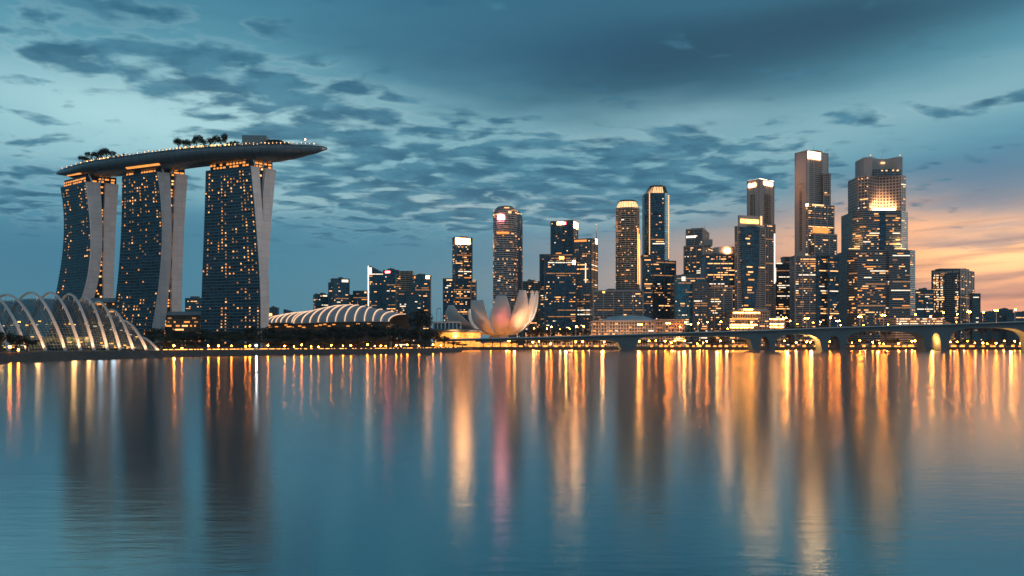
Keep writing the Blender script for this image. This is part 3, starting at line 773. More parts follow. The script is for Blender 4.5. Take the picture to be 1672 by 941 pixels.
class Tower:
    def __init__(s, label, Yd, px, seed, cat='skyscraper', name='skyscraper', group='downtown towers across the bay'):
        s.Y, s.rng, s.quads = Yd, random.Random(seed), []
        s.root = thing(name, label, cat, (xat(px, Yd), Yd, GZ), group); s.blocks = []
    def block(s, part, px0, pxc, px1, yt, yb, mat, p=0.0, fh=4.0, bw=3.0, dY=0, deep=.8, wts=(5, 3, 2, 3), runs=2.4, cap=None, label=None, sides='LR', zone=None, tops=None):
        Yd = s.Y + dY; pl, ang = plan(px0, pxc, px1, Yd, deep)
        z1 = zat(yt, Yd); z0 = GZ if yb is None else zat(yb, Yd)
        mb = MB(); m = MATS[mat]; cp = MATS[cap or 'roof_grey']
        zt = z1 if tops is None else [zat(y, pl[i].y) for i, y in enumerate(tops)]
        mb.prism([tuple(q) for q in pl], z0, zt, cap=1)
        # corner piers, a few ribs and a projecting parapet
        if p > 0 or 'body' in part:
            for (a, b) in [(pl[0], pl[1])] + ([(pl[3], pl[0])] if ang else []):
                d = b - a; L = d.length; d = d / L; n_ = Vector((d.y, -d.x)); k_ = max(1, round(L / s.rng.uniform(11, 20)))
                for i in range(k_ + 1):
                    c = a + d * (L * i / k_); hw = .7 if 0 < i < k_ else 1.1
                    if tops is None: mb.prism([tuple(c - d * hw + n_ * .55), tuple(c + d * hw + n_ * .55), tuple(c + d * hw - n_ * .3), tuple(c - d * hw - n_ * .3)], z0, z1 - .3, mat=2)
            if tops is None:
                cc = sum(pl, Vector((0, 0))) / 4; o_ = [q + (q - cc).normalized() * 1.3 for q in pl]
                mb.prism([tuple(q) for q in o_], z1 - 1.2, z1 + .9, mat=2)
        tr_ = MATS['trim_stone'] if mat.startswith(('stone', 'plain', 'office', 'pale', 'brown', 'arcade', 'carpark')) else MATS['trim_dark']
        o = mb.build(part, [m, cp, tr_], s.root)
        if 'body' in part and tops is None and z1 > 60:
            mb = MB(); cc = sum(pl, Vector((0, 0))) / 4; w_ = (pl[1] - pl[0]).length
            fr_ = cc.lerp((pl[0] + pl[1]) / 2, .55); hgt = s.rng.uniform(1.5, 3)
            mb.box((fr_.x, fr_.y, z1 + .9 + hgt / 2), (w_ * s.rng.uniform(.3, .5), 9, hgt))
            mb.box((fr_.x + w_ * s.rng.uniform(-.12, .12), fr_.y, z1 + .9 + hgt * .8), (w_ * .14, 5, hgt * 1.4)); mb.build('roof_plant', MATS['roof_grey'], s.root)
        if label: o['label'] = label
        bl = dict(pl=pl, ang=ang, z0=z0, z1=z1, part=part); s.blocks.append(bl)
        if p > 0:
            faces = [(pl[0], pl[1])] + ([(pl[3], pl[0])] if ang else [])
            for a, b in faces:
                d = (b - a); L = d.length; d.normalize()
                windows_on(lambda u, v: Vector((a.x + d.x * u, a.y + d.y * u, z0 + v)), L, z1 - z0 - 1.5, fh, bw, p, s.rng, s.quads, wts, runs, zone=zone)
        return bl
    def on(s, bl, side, px, py):
        a, b = (bl['pl'][0], bl['pl'][1]) if side == 'R' else (bl['pl'][3], bl['pl'][0])
        k = (px - CX) / F; d = b - a
        t_ = (k * a.y - a.x) / (d.x - k * d.y); q = a + d * t_
        return Vector((q.x, q.y, zat(py, q.y)))
    def panel(s, bl, side, x0, x1, y0, y1, mat, name, thick=.8, label=None):
        """a panel standing proud of a block's face"""
        c = [s.on(bl, side, x, y) for x, y in ((x0, y1), (x1, y1), (x1, y0), (x0, y0))]
        zt, zb = (c[2].z + c[3].z) / 2, (c[0].z + c[1].z) / 2
        a, b = c[0].copy(), c[1].copy(); d = (b - a); d.z = 0; n = Vector((d.y, -d.x, 0)).normalized()
        mb = MB(); mb.prism([tuple((a + n * thick).xy), tuple((b + n * thick).xy), tuple((b - n * .2).xy), tuple((a - n * .2).xy)], zb, zt)
        o = mb.build(name, MATS[mat], s.root)
        if label: o['label'] = label
        return o
    def mast(s, px, y0, y1, r=.6, dY=5, lampc=None):
        Yd = s.Y + dY; mb = MB(); x = xat(px, Yd); mb.tube([(x, Yd, zat(y1, Yd)), (x, Yd, zat(y0, Yd))], [r, r * .4], 6); mb.build('mast', MATS['steel'], s.root)
        if lampc: mb = MB(); mb.ball((x, Yd, zat(y0, Yd)), .9, n=8, m=4); mb.build('mast_lamp', MATS[lampc], s.root)
    def round(s, part, px0, px1, yt, yb, mat, prof=None, dY=0, n=36, p=0.0, fh=4.0, bw=3.0, wts=(5, 3, 2, 3), runs=3, sq=1.0):
        Yd = s.Y + dY; r = (xat(px1, Yd) - xat(px0, Yd)) / 2; cx = xat((px0 + px1) / 2, Yd); cy = Yd + r * .9
        k_ = 1 + r * .9 / Yd; r *= k_; cx *= k_
        z1 = zat(yt, cy); z0 = GZ if yb is None else zat(yb, cy)
        pr = prof(z0, z1, r) if prof else [(r, z0), (r, z1)]
        mb = MB(); mb.lathe((cx, cy), pr, n, sy=.9 * sq); o = mb.build(part, MATS[mat], s.root)
        if p > 0:
            L = math.pi * r
            fn = lambda u, v: Vector((cx - r * math.cos(u / L * math.pi), cy - r * .9 * sq * math.sin(u / L * math.pi), z0 + v))
            windows_on(fn, L, z1 - z0 - 2, fh, bw, p, s.rng, s.quads, wts, runs)
        return dict(cx=cx, cy=cy, r=r, z0=z0, z1=z1)
    def done(s): finish_windows(s.root, s.quads)
def podium_lights(T, bl, side, x0, x1, y, mat='podium_gold', h=1.2): T.panel(bl, side, x0, x1, y, y + h, mat, 'light_band', .5)

TEAL = dict(wall=(.05, .10, .125), glass=(.014, .05, .07))
facade('far_teal', 4.2, 3.4, .3, .14, (.05, .12, .16), (.03, .13, .18), .7, .25, .6, 7.1, .5)
facade('far_blue', 4.0, 2.8, .36, .2, (.07, .14, .18), (.025, .11, .15), .65, .25, .6, 9.1, .5)
facade('dark_glass', 4.0, 3.0, .24, .12, (.03, .075, .105), (.02, .085, .13), .7, .18, .6, 3.1, .8)
facade('teal_glass', 4.0, 3.0, .2, .1, (.05, .15, .19), (.025, .17, .24), .75, .16, .6, 5.3, .7)
facade('blue_grid', 4.0, 2.6, .34, .26, (.16, .19, .21), (.02, .07, .10), .6, .2, .7, 6.7, .7)
facade('stone_grid', 3.8, 3.2, .42, .34, (.34, .30, .27), (.012, .03, .04), .4, .25, .8, 8.3, .7)
facade('stone_strip', 3.8, 2.2, .46, .08, (.34, .31, .29), (.014, .034, .045), .4, .25, .8, 2.9, .7)
facade('pale_band', 4.0, 6.0, .46, .07, (.46, .42, .39), (.014, .04, .055), .5, .2, .7, 1.7, .6)
facade('brown_band', 3.8, 7.0, .42, .09, (.44, .33, .23), (.016, .028, .034), .4, .25, .7, 4.9, .7)
facade('office_strip', 3.9, 2.4, .38, .14, (.25, .25, .245), (.02, .06, .085), .6, .2, .7, 7.7, .7)
facade('arcade', 5.2, 4.2, .28, .3, (.55, .46, .38), (.05, .05, .05), .1, .4, .8, 3.3, .7)
facade('carpark', 3.6, 9.0, .5, .06, (.4, .36, .32), (.05, .045, .04), .0, .6, .8, 3.9, .5)
facade('plain_stone', 60, 40, .0, .02, (.44, .41, .38), (.42, .39, .365), 0, .8, .8, 1.1, .1)

# -- far group beyond the shell roofs
WP = .58
T = Tower('small dark office block showing between the middle and the largest hotel towers', 1900, 316, 101, 'office block', 'office_block'); T.block('tower_body', 303, None, 330, 487.5, None, 'far_blue', .22, bw=3.6); T.block('roof_room', 311, None, 324, 484, 487.5, 'roof_grey', dY=4, deep=.5); T.mast(317, 480.5, 485); T.done()
T = Tower('low distant flat roofed block just beside the largest hotel tower', 1950, 445, 102, 'office block', 'office_block'); T.block('tower_body', 438, None, 452.5, 503, None, 'far_blue', .12); T.block('roof_room', 443, None, 450, 501.5, 503, 'roof_grey', dY=4); T.panel(T.blocks[0], 'R', 439, 444, 512, 516, 'gold_strip', 'lit_bay'); T.done()
T = Tower('low distant block with a sloping roof behind the smaller shell roof', 1980, 470, 103, 'office block', 'office_block'); T.block('tower_body', 463, None, 477, 506, None, 'far_teal', .05, tops=(505, 509, 509, 505)); T.done()
T = Tower('short teal office block with a white roof sign, lowest behind the shell roofs', 1900, 524, 104); b = T.block('tower_body', 512, 516, 540, 481, None, 'far_teal', .13); T.block('roof_room', 514, None, 519, 479.5, 481, 'roof_grey', dY=8); T.panel(b, 'R', 527, 534, 481.6, 484.4, 'window_white', 'roof_sign'); T.done()
T = Tower('teal office tower with a thin antenna behind the shell roofs', 1850, 553, 105); T.block('lower_wing', 536.8, None, 545, 462, None, 'far_teal', .1, dY=4); b = T.block('tower_body', 540.5, 543, 570, 455.3, None, 'far_teal', .16); T.panel(b, 'R', 558, 568.5, 457, 461, 'window_white', 'roof_sign'); T.mast(552, 449.5, 455.3); T.done()
T = Tower('stepped dark block with a pale rooftop lamp between the antenna tower and the sail tower', 1900, 585, 106); b = T.block('tower_body', 570, None, 600, 482, None, 'far_blue', .22); T.block('upper_floors', 577, None, 599, 475.5, 482, 'far_blue', .1, dY=2); T.panel(T.blocks[1], 'R', 595, 598.5, 476.5, 479, 'crown_light', 'roof_lamp'); T.done()
T = Tower('sail topped glass tower with a white light line up its sharp edge', 1750, 614, 107)
b = T.block('tower_body', 600.8, None, 627, 440, None, 'far_teal', .16, tops=(434, 447, 447, 434)); T.panel(b, 'R', 600.8, 602.2, 434.5, 500, 'white_strip', 'edge_light'); T.panel(b, 'R', 602.6, 607, 437, 447, 'window_white', 'crown_panel'); T.mast(602, 432.5, 436); T.done()
T = Tower('dark flat topped tower with a small red sign beside the sail topped tower', 1720, 638, 108); b = T.block('tower_body', 626.3, None, 650, 441.7, None, 'far_teal', .22); T.panel(b, 'R', 629, 637, 441.8, 446, 'sign_red', 'roof_sign'); T.block('side_panel', 650, None, 652.3, 443, None, 'brown_band', dY=3); T.done()
T = Tower('tower with pale lined flaring upper floors behind the shell roofs', 1700, 661, 109)
pl, _ = plan(655, None, 670.5, 1700); pt_, _ = plan(652.8, None, 673.5, 1700); mb = MB(); mb.prism([tuple(q) for q in pl], zat(478, 1700), zat(442.5, 1700), [tuple(q) for q in pt_], cap=1); mb.build('flared_floors', [MATS['brown_band'], MATS['roof_grey']], T.root)
T.block('side_wing', 646.5, None, 655, 449, None, 'brown_band', .3, dY=10); T.block('tower_body', 650, None, 672, 478, None, 'far_blue', .28, dY=-6); T.done()
T = Tower('dark tower with a square white roof sign nearest the tall round tree', 1690, 687, 110); b = T.block('tower_body', 672.5, None, 702, 450, None, 'far_teal', .18); T.panel(b, 'R', 695.5, 701.5, 450.6, 455, 'sign_white', 'roof_sign'); T.panel(b, 'R', 676, 678.5, 450.6, 455, 'gold_soft', 'roof_lamp'); T.block('front_wing', 664, None, 690, 476, None, 'far_blue', .22, dY=-14); T.done()

# -- centre
T = Tower('slim dark tower crowned by a big blank white lit sign', 1680, 752, 111)
T.block('rear_wing', 724, None, 741, 455.5, None, 'dark_glass', .3, dY=6); T.block('side_wing', 769, None, 777.5, 459, None, 'office_strip', .25, dY=8)
b = T.block('tower_body', 739.3, 743, 770.6, 388, None, 'dark_glass', .34, runs=2.6); T.panel(b, 'R', 743.6, 767, 389.5, 399, 'sign_white', 'roof_sign', 1.2)
T.panel(T.blocks[0], 'R', 729, 738.5, 455.8, 458.5, 'crown_light', 'roof_light'); T.panel(T.blocks[1], 'R', 771.5, 777, 457.6, 460.5, 'crown_light', 'roof_light')
T.block('front_wing', 724, None, 764, 500, None, 'dark_glass', .4, dY=-8); T.done()
T = Tower('tall rounded tower with pale floor bands and a domed shoulder, behind the lotus museum', 1600, 829, 112)
dome_p = lambda z0, z1, r: [(r, z0), (r, z0 + (z1 - z0) * .935), (r * .93, z0 + (z1 - z0) * .962), (r * .78, z0 + (z1 - z0) * .985), (r * .60, z1), (r * .5, z1 + .5)]
T.round('tower_body', 805, 845, 338, None, 'pale_band', dome_p, p=.22, bw=3.4, runs=3)
T.round('rear_body', 822, 853.5, 345, None, 'blue_grid', dome_p, dY=18, p=.06)
for y0, y1, x0, x1, mt, nm in ((351.5, 358, 813, 823, 'sign_pink', 'roof_sign'), (378.5, 381.5, 811, 831, 'gold_soft', 'light_band'), (344.5, 348, 830, 835, 'crown_light', 'roof_lamp'), (341.5, 344, 837, 842, 'window_dim', 'roof_light')):
    Yd = 1598 if nm != 'light_band' else 1597; mb = MB(); mb.box((xat((x0 + x1) / 2, Yd), Yd + 2, zat((y0 + y1) / 2, Yd)), (xat(x1, Yd) - xat(x0, Yd), 5, (y1 - y0) / F * Yd)); mb.build(nm, MATS[mt], T.root)
T.done()
T = Tower('low dark slab with a rooftop lamp beside the rounded banded tower', 1760, 867, 113, 'office block', 'office_block'); b = T.block('tower_body', 853, None, 883, 460, None, 'office_strip', .06); T.panel(b, 'R', 872, 878, 459, 461.5, 'crown_light', 'roof_lamp'); T.block('front_wing', 862, None, 882, 508, None, 'brown_band', .2, dY=-20); T.done()
T = Tower('dark glass tower with a white and red roof sign and a bright corner', 1600, 922, 114)
b1 = T.block('west_wing', 881.8, None, 902, 416, None, 'dark_glass', .16, dY=4); b2 = T.block('tower_body', 899.8, 935.5, 943.5, 360.2, None, 'dark_glass', .12, runs=2.8)
T.panel(b2, 'L', 910, 920.5, 362.6, 367, 'sign_white', 'roof_sign', 1.2); T.panel(b2, 'L', 920.8, 924, 362.6, 367, 'sign_red', 'roof_sign', 1.2)
T.panel(b2, 'R', 936.2, 943, 362, 373, 'sign_white', 'corner_panel')
T.block('front_wing', 889, None, 941, 418, None, 'dark_glass', .2, dY=-14); T.panel(T.blocks[-1], 'R', 913, 921, 418.6, 423.6, 'gold_strip', 'lit_bay'); T.panel(b1, 'R', 895, 899.2, 418, 424, 'sign_white', 'lit_bay'); T.panel(T.blocks[-1], 'R', 935, 939.4, 425.5, 432, 'sign_white', 'lit_bay'); T.done()
T = Tower('dark tower with an amber rimmed roof and a white spire at its corner', 1580, 956, 115)
b = T.block('tower_body', 937.5, 965, 975.7, 390, None, 'blue_grid', .18); T.panel(b, 'L', 938, 958, 390.4, 395, 'gold_soft', 'roof_light'); T.mast(973.6, 367, 390, .9, 14, 'window_white'); T.panel(b, 'R', 971.8, 975, 390, 399, 'white_strip', 'corner_light'); T.panel(b, 'L', 955.5, 957, 430, 462, 'window_white', 'light_line'); T.done()
T = Tower('wide low dark office block below the lamp crowned round tower', 1480, 1009, 116, 'office block', 'office_block'); b = T.block('tower_body', 969, None, 1050, 475, None, 'office_strip', .08, runs=2); T.block('roof_room', 1016, None, 1046, 471.5, 475, 'roof_grey', dY=10, deep=.5); T.panel(b, 'R', 984, 987.5, 475, 478.5, 'gold_strip', 'roof_lamp'); T.done()
T = Tower('round tower of golden floor bands with a glowing tapered crown', 1560, 1024, 117)
q = T.round('tower_body', 1005.2, 1044, 341, None, 'brown_band', p=.34, bw=3.2, wts=(5, 6, 1, 5), runs=4)
mb = MB(); mb.lathe((q['cx'], q['cy']), [(q['r'] * .93, q['z1'] - .5), (q['r'] * .86, q['z1'] + 6), (q['r'] * .74, q['z1'] + 11.5)], 30, sy=.9); mb.build('lit_crown', MATS['crown_light'], T.root)
mb = MB(); mb.lathe((q['cx'], q['cy']), [(q['r'] * .76, q['z1'] + 11.5), (q['r'] * .68, q['z1'] + 14.5)], 30, sy=.9)
for k in range(24):
    a = k * math.pi / 12; c_, s_ = math.cos(a), math.sin(a) * .9
    mb.tube([(q['cx'] + q['r'] * .95 * c_, q['cy'] + q['r'] * .95 * s_, q['z1'] - .5), (q['cx'] + q['r'] * .76 * c_, q['cy'] + q['r'] * .76 * s_, q['z1'] + 12)], .35, 4)
mb.build('crown_frame', MATS['dark_metal'], T.root)
T.mast(1043.6, 420, 468, .7, -2); 
mb = MB(); a = math.radians(-8)
for k in range(3):
    a = math.radians(-12 - k * 13); x_, y_ = q['cx'] + q['r'] * 1.01 * math.cos(a), q['cy'] + q['r'] * .91 * math.sin(a)
    mb.tube([(x_, y_, zat(465, q['cy'])), (x_, y_, zat(392 - k * 9, q['cy']))], .35, 4)
mb.build('edge_light', MATS['gold_strip'], T.root); T.done()
T = Tower('tallest dark tower of the centre with gold edge lines and a lit tapered crown', 1600, 1074, 118)
Yd = 1600
def octo(x0, x1, Yd, cut=.22):
    a, b = xat(x0, Yd), xat(x1, Yd); w_ = b - a; c = w_ * cut
    return [(a + c, Yd), (b - c, Yd), (b, Yd + c), (b, Yd + w_ - c), (b - c, Yd + w_), (a + c, Yd + w_), (a, Yd + w_ - c), (a, Yd + c)]
mb = MB(); mb.prism(octo(1053.5, 1094.5, Yd), GZ, zat(315, Yd), cap=1); mb.build('tower_body', [MATS['dark_glass'], MATS['roof_grey']], T.root)
mb = MB(); mb.prism(octo(1057.5, 1091, Yd + 2), zat(315, Yd), zat(304, Yd), octo(1063, 1086.5, Yd + 8)); mb.build('lit_crown', MATS['crown_light'], T.root)
mb = MB(); mb.prism(octo(1062.5, 1087, Yd + 7), zat(304, Yd), zat(301.6, Yd))
lo_, hi_ = octo(1057, 1091.5, Yd + 1.5), octo(1062.5, 1087, Yd + 7.2)
for i in range(8):
    for k in range(6):
        f = k / 6; j = (i + 1) % 8
        a = Vector((*lo_[i], zat(315, Yd))).lerp(Vector((*lo_[j], zat(315, Yd))), f); b = Vector((*hi_[i], zat(303, Yd))).lerp(Vector((*hi_[j], zat(303, Yd))), f)
        mb.tube([a, b], .62, 4)
mb.box((xat(1074, Yd), Yd + 20, zat(311.4, Yd)), (1, 1, 1)); mb.build('crown_frame', MATS['dark_metal'], T.root)
for x_ in (1065, 1075, 1084): T.mast(x_, 299.6, 302, .6, 9, None)
T.mast(1079, 290, 302, .5, 20)
for x_, y0_ in ((1060.5, 316), (1091.8, 320)):
    mb = MB(); c = 9.5; yy = Yd - .3 if x_ < 1070 else Yd + 3
    for k in range(int((425 - y0_) / 2.6)):
        y_ = y0_ + k * 2.6; mb.box((xat(x_, yy), yy, zat(y_, yy)), (1.6, .8, 2.2))
    tag(mb.build('edge_lights', MATS['window_warm'], T.root), kind='stuff')
pw = octo(1053.5, 1094.5, Yd); x0_, x1_ = pw[0][0], pw[1][0]
windows_on(lambda u, v: Vector((x0_ + u, Yd - .05, zat(425, Yd) + v)), x1_ - x0_, zat(318, Yd) - zat(425, Yd), 4, 3, .14, T.rng, T.quads, (4, 3, 3, 3), 3)
b = T.block('west_annex', 1049.5, None, 1072, 417, None, 'dark_glass', .2, dY=-10); T.panel(b, 'R', 1051, 1058, 416.4, 418.2, 'gold_strip', 'roof_light')
T.block('front_annex', 1062, 1066, 1103, 425.5, None, 'dark_glass', .22, dY=-24, runs=2.8); T.block('west_base', 1049, None, 1066, 420, None, 'dark_glass', .26, dY=-22); T.done()
T = Tower('pale stepped tower with bright lights on one shoulder beside the gold edged tower', 1620, 1140, 119)
b = T.block('tower_body', 1117, 1147, 1164, 401, None, 'office_strip', .26); b2 = T.block('upper_floors', 1120.5, 1147, 1157.6, 374, 401, 'office_strip', .1, dY=4); T.block('east_shoulder', 1147, None, 1163.5, 391, 401, 'plain_stone', dY=6)
T.panel(b2, 'L', 1120.8, 1136, 385.5, 388.5, 'white_strip', 'shoulder_light'); T.block('roof_room', 1128, 1148, 1154, 372, 374, 'plain_stone', dY=8); T.mast(1129, 369, 374); T.mast(1151, 367, 374); T.done()
T = Tower('low bright teal glass block in front of the pale stepped tower', 1500, 1126, 120, 'office block', 'office_block'); b = T.block('tower_body', 1102, None, 1152, 450, None, 'teal_glass', .2, wts=(3, 1, 6, 4)); T.panel(b, 'R', 1113, 1119, 452, 459, 'window_white', 'lit_bay'); T.block('front_wing', 1132, None, 1156, 462, None, 'blue_grid', .3, dY=-10); T.done()
T = Tower('dark glass block with a curved roof storey and a single warm roof lamp', 1520, 1177, 121)
T.block('tower_body', 1152.3, None, 1201, 416, None, 'dark_glass', .3); q = T.round('roof_drum', 1165, 1202, 404.8, 417, 'plain_stone', dY=8); mb = MB(); mb.box((xat(1188, 1522), 1524, zat(409.5, 1522)), (8, 5, 6)); mb.build('roof_lamp', MATS['sign_white'], T.root); T.mast(1196, 397, 405); T.mast(1192, 400, 405)
T.block('front_wing', 1152, None, 1196, 470, None, 'office_strip', .34, dY=-12); T.done()
# -- the east
T = Tower('square stone tower with white roof signs on two sides and a lit edge', 1560, 1242, 122)
b = T.block('tower_body', 1220.6, 1239.5, 1263.5, 293, None, 'plain_stone', 0)
for x0, x1, y0, y1, sd_ in ((1224.5, 1233, 318, 420, 'L'), (1247, 1258, 317, 420, 'R')):
    T.panel(b, sd_, x0, x1, y0, y1, 'brown_band', 'window_strip', .15)
T.panel(b, 'L', 1222.5, 1234, 300.2, 305.5, 'sign_white', 'roof_sign'); T.panel(b, 'R', 1247, 1261, 297.5, 303, 'sign_white', 'roof_sign')
T.panel(b, 'L', 1220.8, 1239.3, 293.6, 294.8, 'white_strip', 'cornice_light'); T.panel(b, 'R', 1239.7, 1263.3, 293.6, 294.8, 'white_strip', 'cornice_light')
T.block('east_wing', 1240, 1243, 1265.3, 366, None, 'stone_grid', .1, dY=-6); T.panel(T.blocks[-1], 'R', 1264, 1265.2, 382, 463, 'white_strip', 'edge_light'); T.done()
T = Tower('tapering glass and stone tower with a gold sign band, standing before the square stone tower', 1500, 1225, 123)
b = T.block('tower_body', 1200.4, 1204, 1249.5, 370, None, 'stone_strip', .06, fh=3.8)
b2 = T.block('upper_floors', 1205, 1207, 1246, 351.5, 370, 'plain_stone', dY=3)
T.panel(b2, 'R', 1209, 1238.5, 358.6, 365, 'gold_strip', 'sign_band')
T.panel(b2, 'R', 1241.5, 1244, 353, 368, 'crown_light', 'corner_light')
c = [T.on(b, 'R', *p) for p in ((1213, 503), (1232, 503), (1239, 430), (1240, 371), (1209, 371), (1210, 430))]
mb = MB(); n_ = Vector((.05, -1, 0)); o_ = [p + n_ * 1.6 for p in c]
mb.face(o_, 0, [(p.x, p.z) for p in o_])
for i in range(6): mb.face([c[i], c[(i + 1) % 6], o_[(i + 1) % 6], o_[i]], 0)
mb.build('glass_bay', MATS['dark_glass'], T.root)
windows_on(lambda u, v: Vector((xat(1214, 1500) + u, 1500.6 - 2 + u * .36, zat(500, 1500) + v)), 24, 138, 3.8, 3, .0, T.rng, T.quads)
x_ = xat(1213, 1500)
for k in range(30):
    if T.rng.random() < .6:
        a = T.on(b, 'R', T.rng.uniform(1214, 1222), 500 - k * 4.2); n0 = T.rng.uniform(4, 14)
        d_ = T.on(b, 'R', 1236, 400) - T.on(b, 'R', 1214, 400); d_.z = 0; d_.normalize()
        a = a + Vector((.05, -1.8, 0)); e_ = a + d_ * n0; T.quads.append(([a, e_, e_ + Vector((0, 0, 2.2)), a + Vector((0, 0, 2.2))], T.rng.choice((0, 0, 1, 3))))
T.block('podium', 1191, None, 1256, 522, None, 'arcade', .5, dY=-45, wts=(5, 5, 0, 2)); p1 = T.blocks[-1]
T.block('podium_terrace', 1196, None, 1256, 508, 522, 'arcade', .3, dY=-40); p2 = T.blocks[-1]
T.block('podium_wing', 1250, None, 1281.5, 519.5, None, 'arcade', .55, dY=-44, wts=(5, 5, 0, 2)); p3 = T.blocks[-1]
T.block('podium_roof', 1205, None, 1253, 504, 508, 'plain_stone', dY=-36)
for bl, x0, x1, y in ((p2, 1197, 1240, 510.2), (p1, 1191.5, 1238, 521), (p3, 1256, 1281, 520.5), (p1, 1192, 1236, 530), (p1, 1192, 1230, 534), (p3, 1256, 1279, 529), (p3, 1256, 1279, 533.5), (p2, 1214, 1229, 505.0)): podium_lights(T, bl, 'R', x0, x1, y, h=1.6)
T.done()
T = Tower('dark flat block with a lit roof edge beside the tallest stepped tower', 1620, 1282, 124); b = T.block('tower_body', 1266, None, 1301, 432, None, 'dark_glass', .26); T.block('rear_wing', 1280, None, 1300, 420, None, 'office_strip', .05, dY=8); T.panel(b, 'R', 1268, 1277, 429.5, 432, 'window_white', 'roof_light'); T.panel(b, 'R', 1266, 1266.8, 438, 460, 'white_strip', 'edge_light'); T.done()
T = Tower('tallest stepped stone tower with a white sign near its roof', 1540, 1333, 125)
b0 = T.block('east_shaft', 1345, None, 1355.5, 284, None, 'stone_grid', .08, dY=16)
b = T.block('tower_body', 1298.6, 1317, 1351.8, 246.5, None, 'plain_stone', 0, dY=4)
T.panel(b, 'L', 1305, 1309.5, 300, 410, 'brown_band', 'window_strip', .15); T.panel(b, 'R', 1321.5, 1343, 262, 333, 'stone_grid', 'window_grid', .15)
s_ = T.panel(b, 'R', 1319, 1338.8, 249, 259.5, 'sign_white', 'roof_sign', 1.2); 
mb = MB(); rg = random.Random(3)
for k in range(6):
    x0 = 1320.6 + k * 2.95; cc = T.on(b, 'R', x0, 256); ce = T.on(b, 'R', x0 + .9, 252.5); nn = Vector((.45, -.9, 0)) * 1.5
    mb.box(((cc.x + ce.x) / 2 + nn.x, (cc.y + ce.y) / 2 + nn.y, (cc.z + ce.z) / 2), (.55, .3, abs(ce.z - cc.z)), .5)
mb.build('sign_lettering', MATS['steel'], T.root)
T.mast(1328.5, 236, 247, .5, 20)
b2 = T.block('second_tier', 1316, 1319, 1361.5, 333.5, None, 'office_strip', .3, dY=-6); T.panel(b2, 'R', 1326, 1345, 334, 336.6, 'crown_light', 'ledge_light'); 
b3 = T.block('third_tier', 1316, 1330, 1366, 381.5, None, 'office_strip', .3, dY=-10); T.panel(b2, 'R', 1327, 1352, 372, 381, 'gold_soft', 'ledge_light'); T.panel(b2, 'R', 1316.3, 1319.5, 333, 337, 'sign_white', 'corner_lamp'); T.panel(b3, 'L', 1317, 1320.5, 375, 380, 'sign_white', 'corner_lamp')
b4 = T.block('base_east', 1333, 1335, 1370.5, 416, None, 'dark_glass', .26, dY=-16); T.block('base_west', 1298.3, None, 1334, 418, None, 'office_strip', .42, dY=-18, runs=2.8); T.panel(T.blocks[-1], 'R', 1315, 1319, 414.5, 418, 'crown_light', 'corner_lamp')
T.block('base_pier', 1333.2, None, 1336.5, 416.5, None, 'dark_glass', 0, dY=-20); T.block('base_pier', 1352, None, 1355, 417, None, 'dark_glass', 0, dY=-20); T.done()
T = Tower('slim pale tapering block lit warm between the two tallest stone towers', 1700, 1377, 126); b = T.block('tower_body', 1372, None, 1383, 478, None, 'white_panel', tops=(482, 475, 475, 482)); T.panel(b, 'R', 1372.3, 1373.2, 484, 528, 'gold_soft', 'edge_light'); T.panel(b, 'R', 1378, 1378.5, 480, 528, 'window_dim', 'edge_light'); T.done()
T = Tower('broad stepped stone tower with a floodlit concave crown', 1560, 1440, 127)
YB = 1560
def poly(px_y): return [(xat(px, Yd), Yd) for px, Yd in px_y]
def chamf(x0, xa, xb, x1, y_near=0.0, d=16, deep=70, notch=0):
    Yn = YB + y_near
    A = [(xat(xa, Yn), Yn), (xat(xb, Yn), Yn), (xat(x1, Yn + d), Yn + d), (xat(x1, Yn + d), Yn + deep), (xat(x0, Yn + d), Yn + deep), (xat(x0, Yn + d), Yn + d)]
    return A
def tier(part, x0, xa, xb, x1, yt, yb, mat, yn, p, d=16):
    pl = chamf(x0, xa, xb, x1, yn, d); mb = MB(); z0 = GZ if yb is None else zat(yb, YB + yn); z1 = zat(yt, YB + yn)
    mb.prism(pl, z0, z1, cap=1); mb.build(part, [MATS[mat], MATS['roof_grey']], T.root)
    T.blocks.append(dict(pl=[Vector(pl[0]), Vector(pl[1]), Vector(pl[2]), Vector(pl[5])], z0=z0, z1=z1))
    for i, j in ((5, 0), (0, 1), (1, 2)):
        a, b_ = Vector(pl[i]), Vector(pl[j]); dd = b_ - a; L = dd.length; dd.normalize()
        windows_on(lambda u, v: Vector((a.x + dd.x * u, a.y + dd.y * u, z0 + v)), L, z1 - z0 - 2, 3.9, 2.8, p, T.rng, T.quads, (6, 5, 1, 4), 3)
    return T.blocks[-1]
t1 = tier('base_tier', 1383.6, 1400, 1446, 1494, 408, None, 'office_strip', -20, .32)
t1b = tier('base_east', 1449, 1452, 1486, 1494.5, 408.5, None, 'office_strip', -24, .12, 8)
t2 = tier('middle_tier', 1392, 1409, 1472, 1482.6, 344, 408, 'office_strip', -8, .24)
T.panel(t2, 'R', 1436, 1446, 346, 407.5, 'dark_glass', 'recessed_bay', .3)
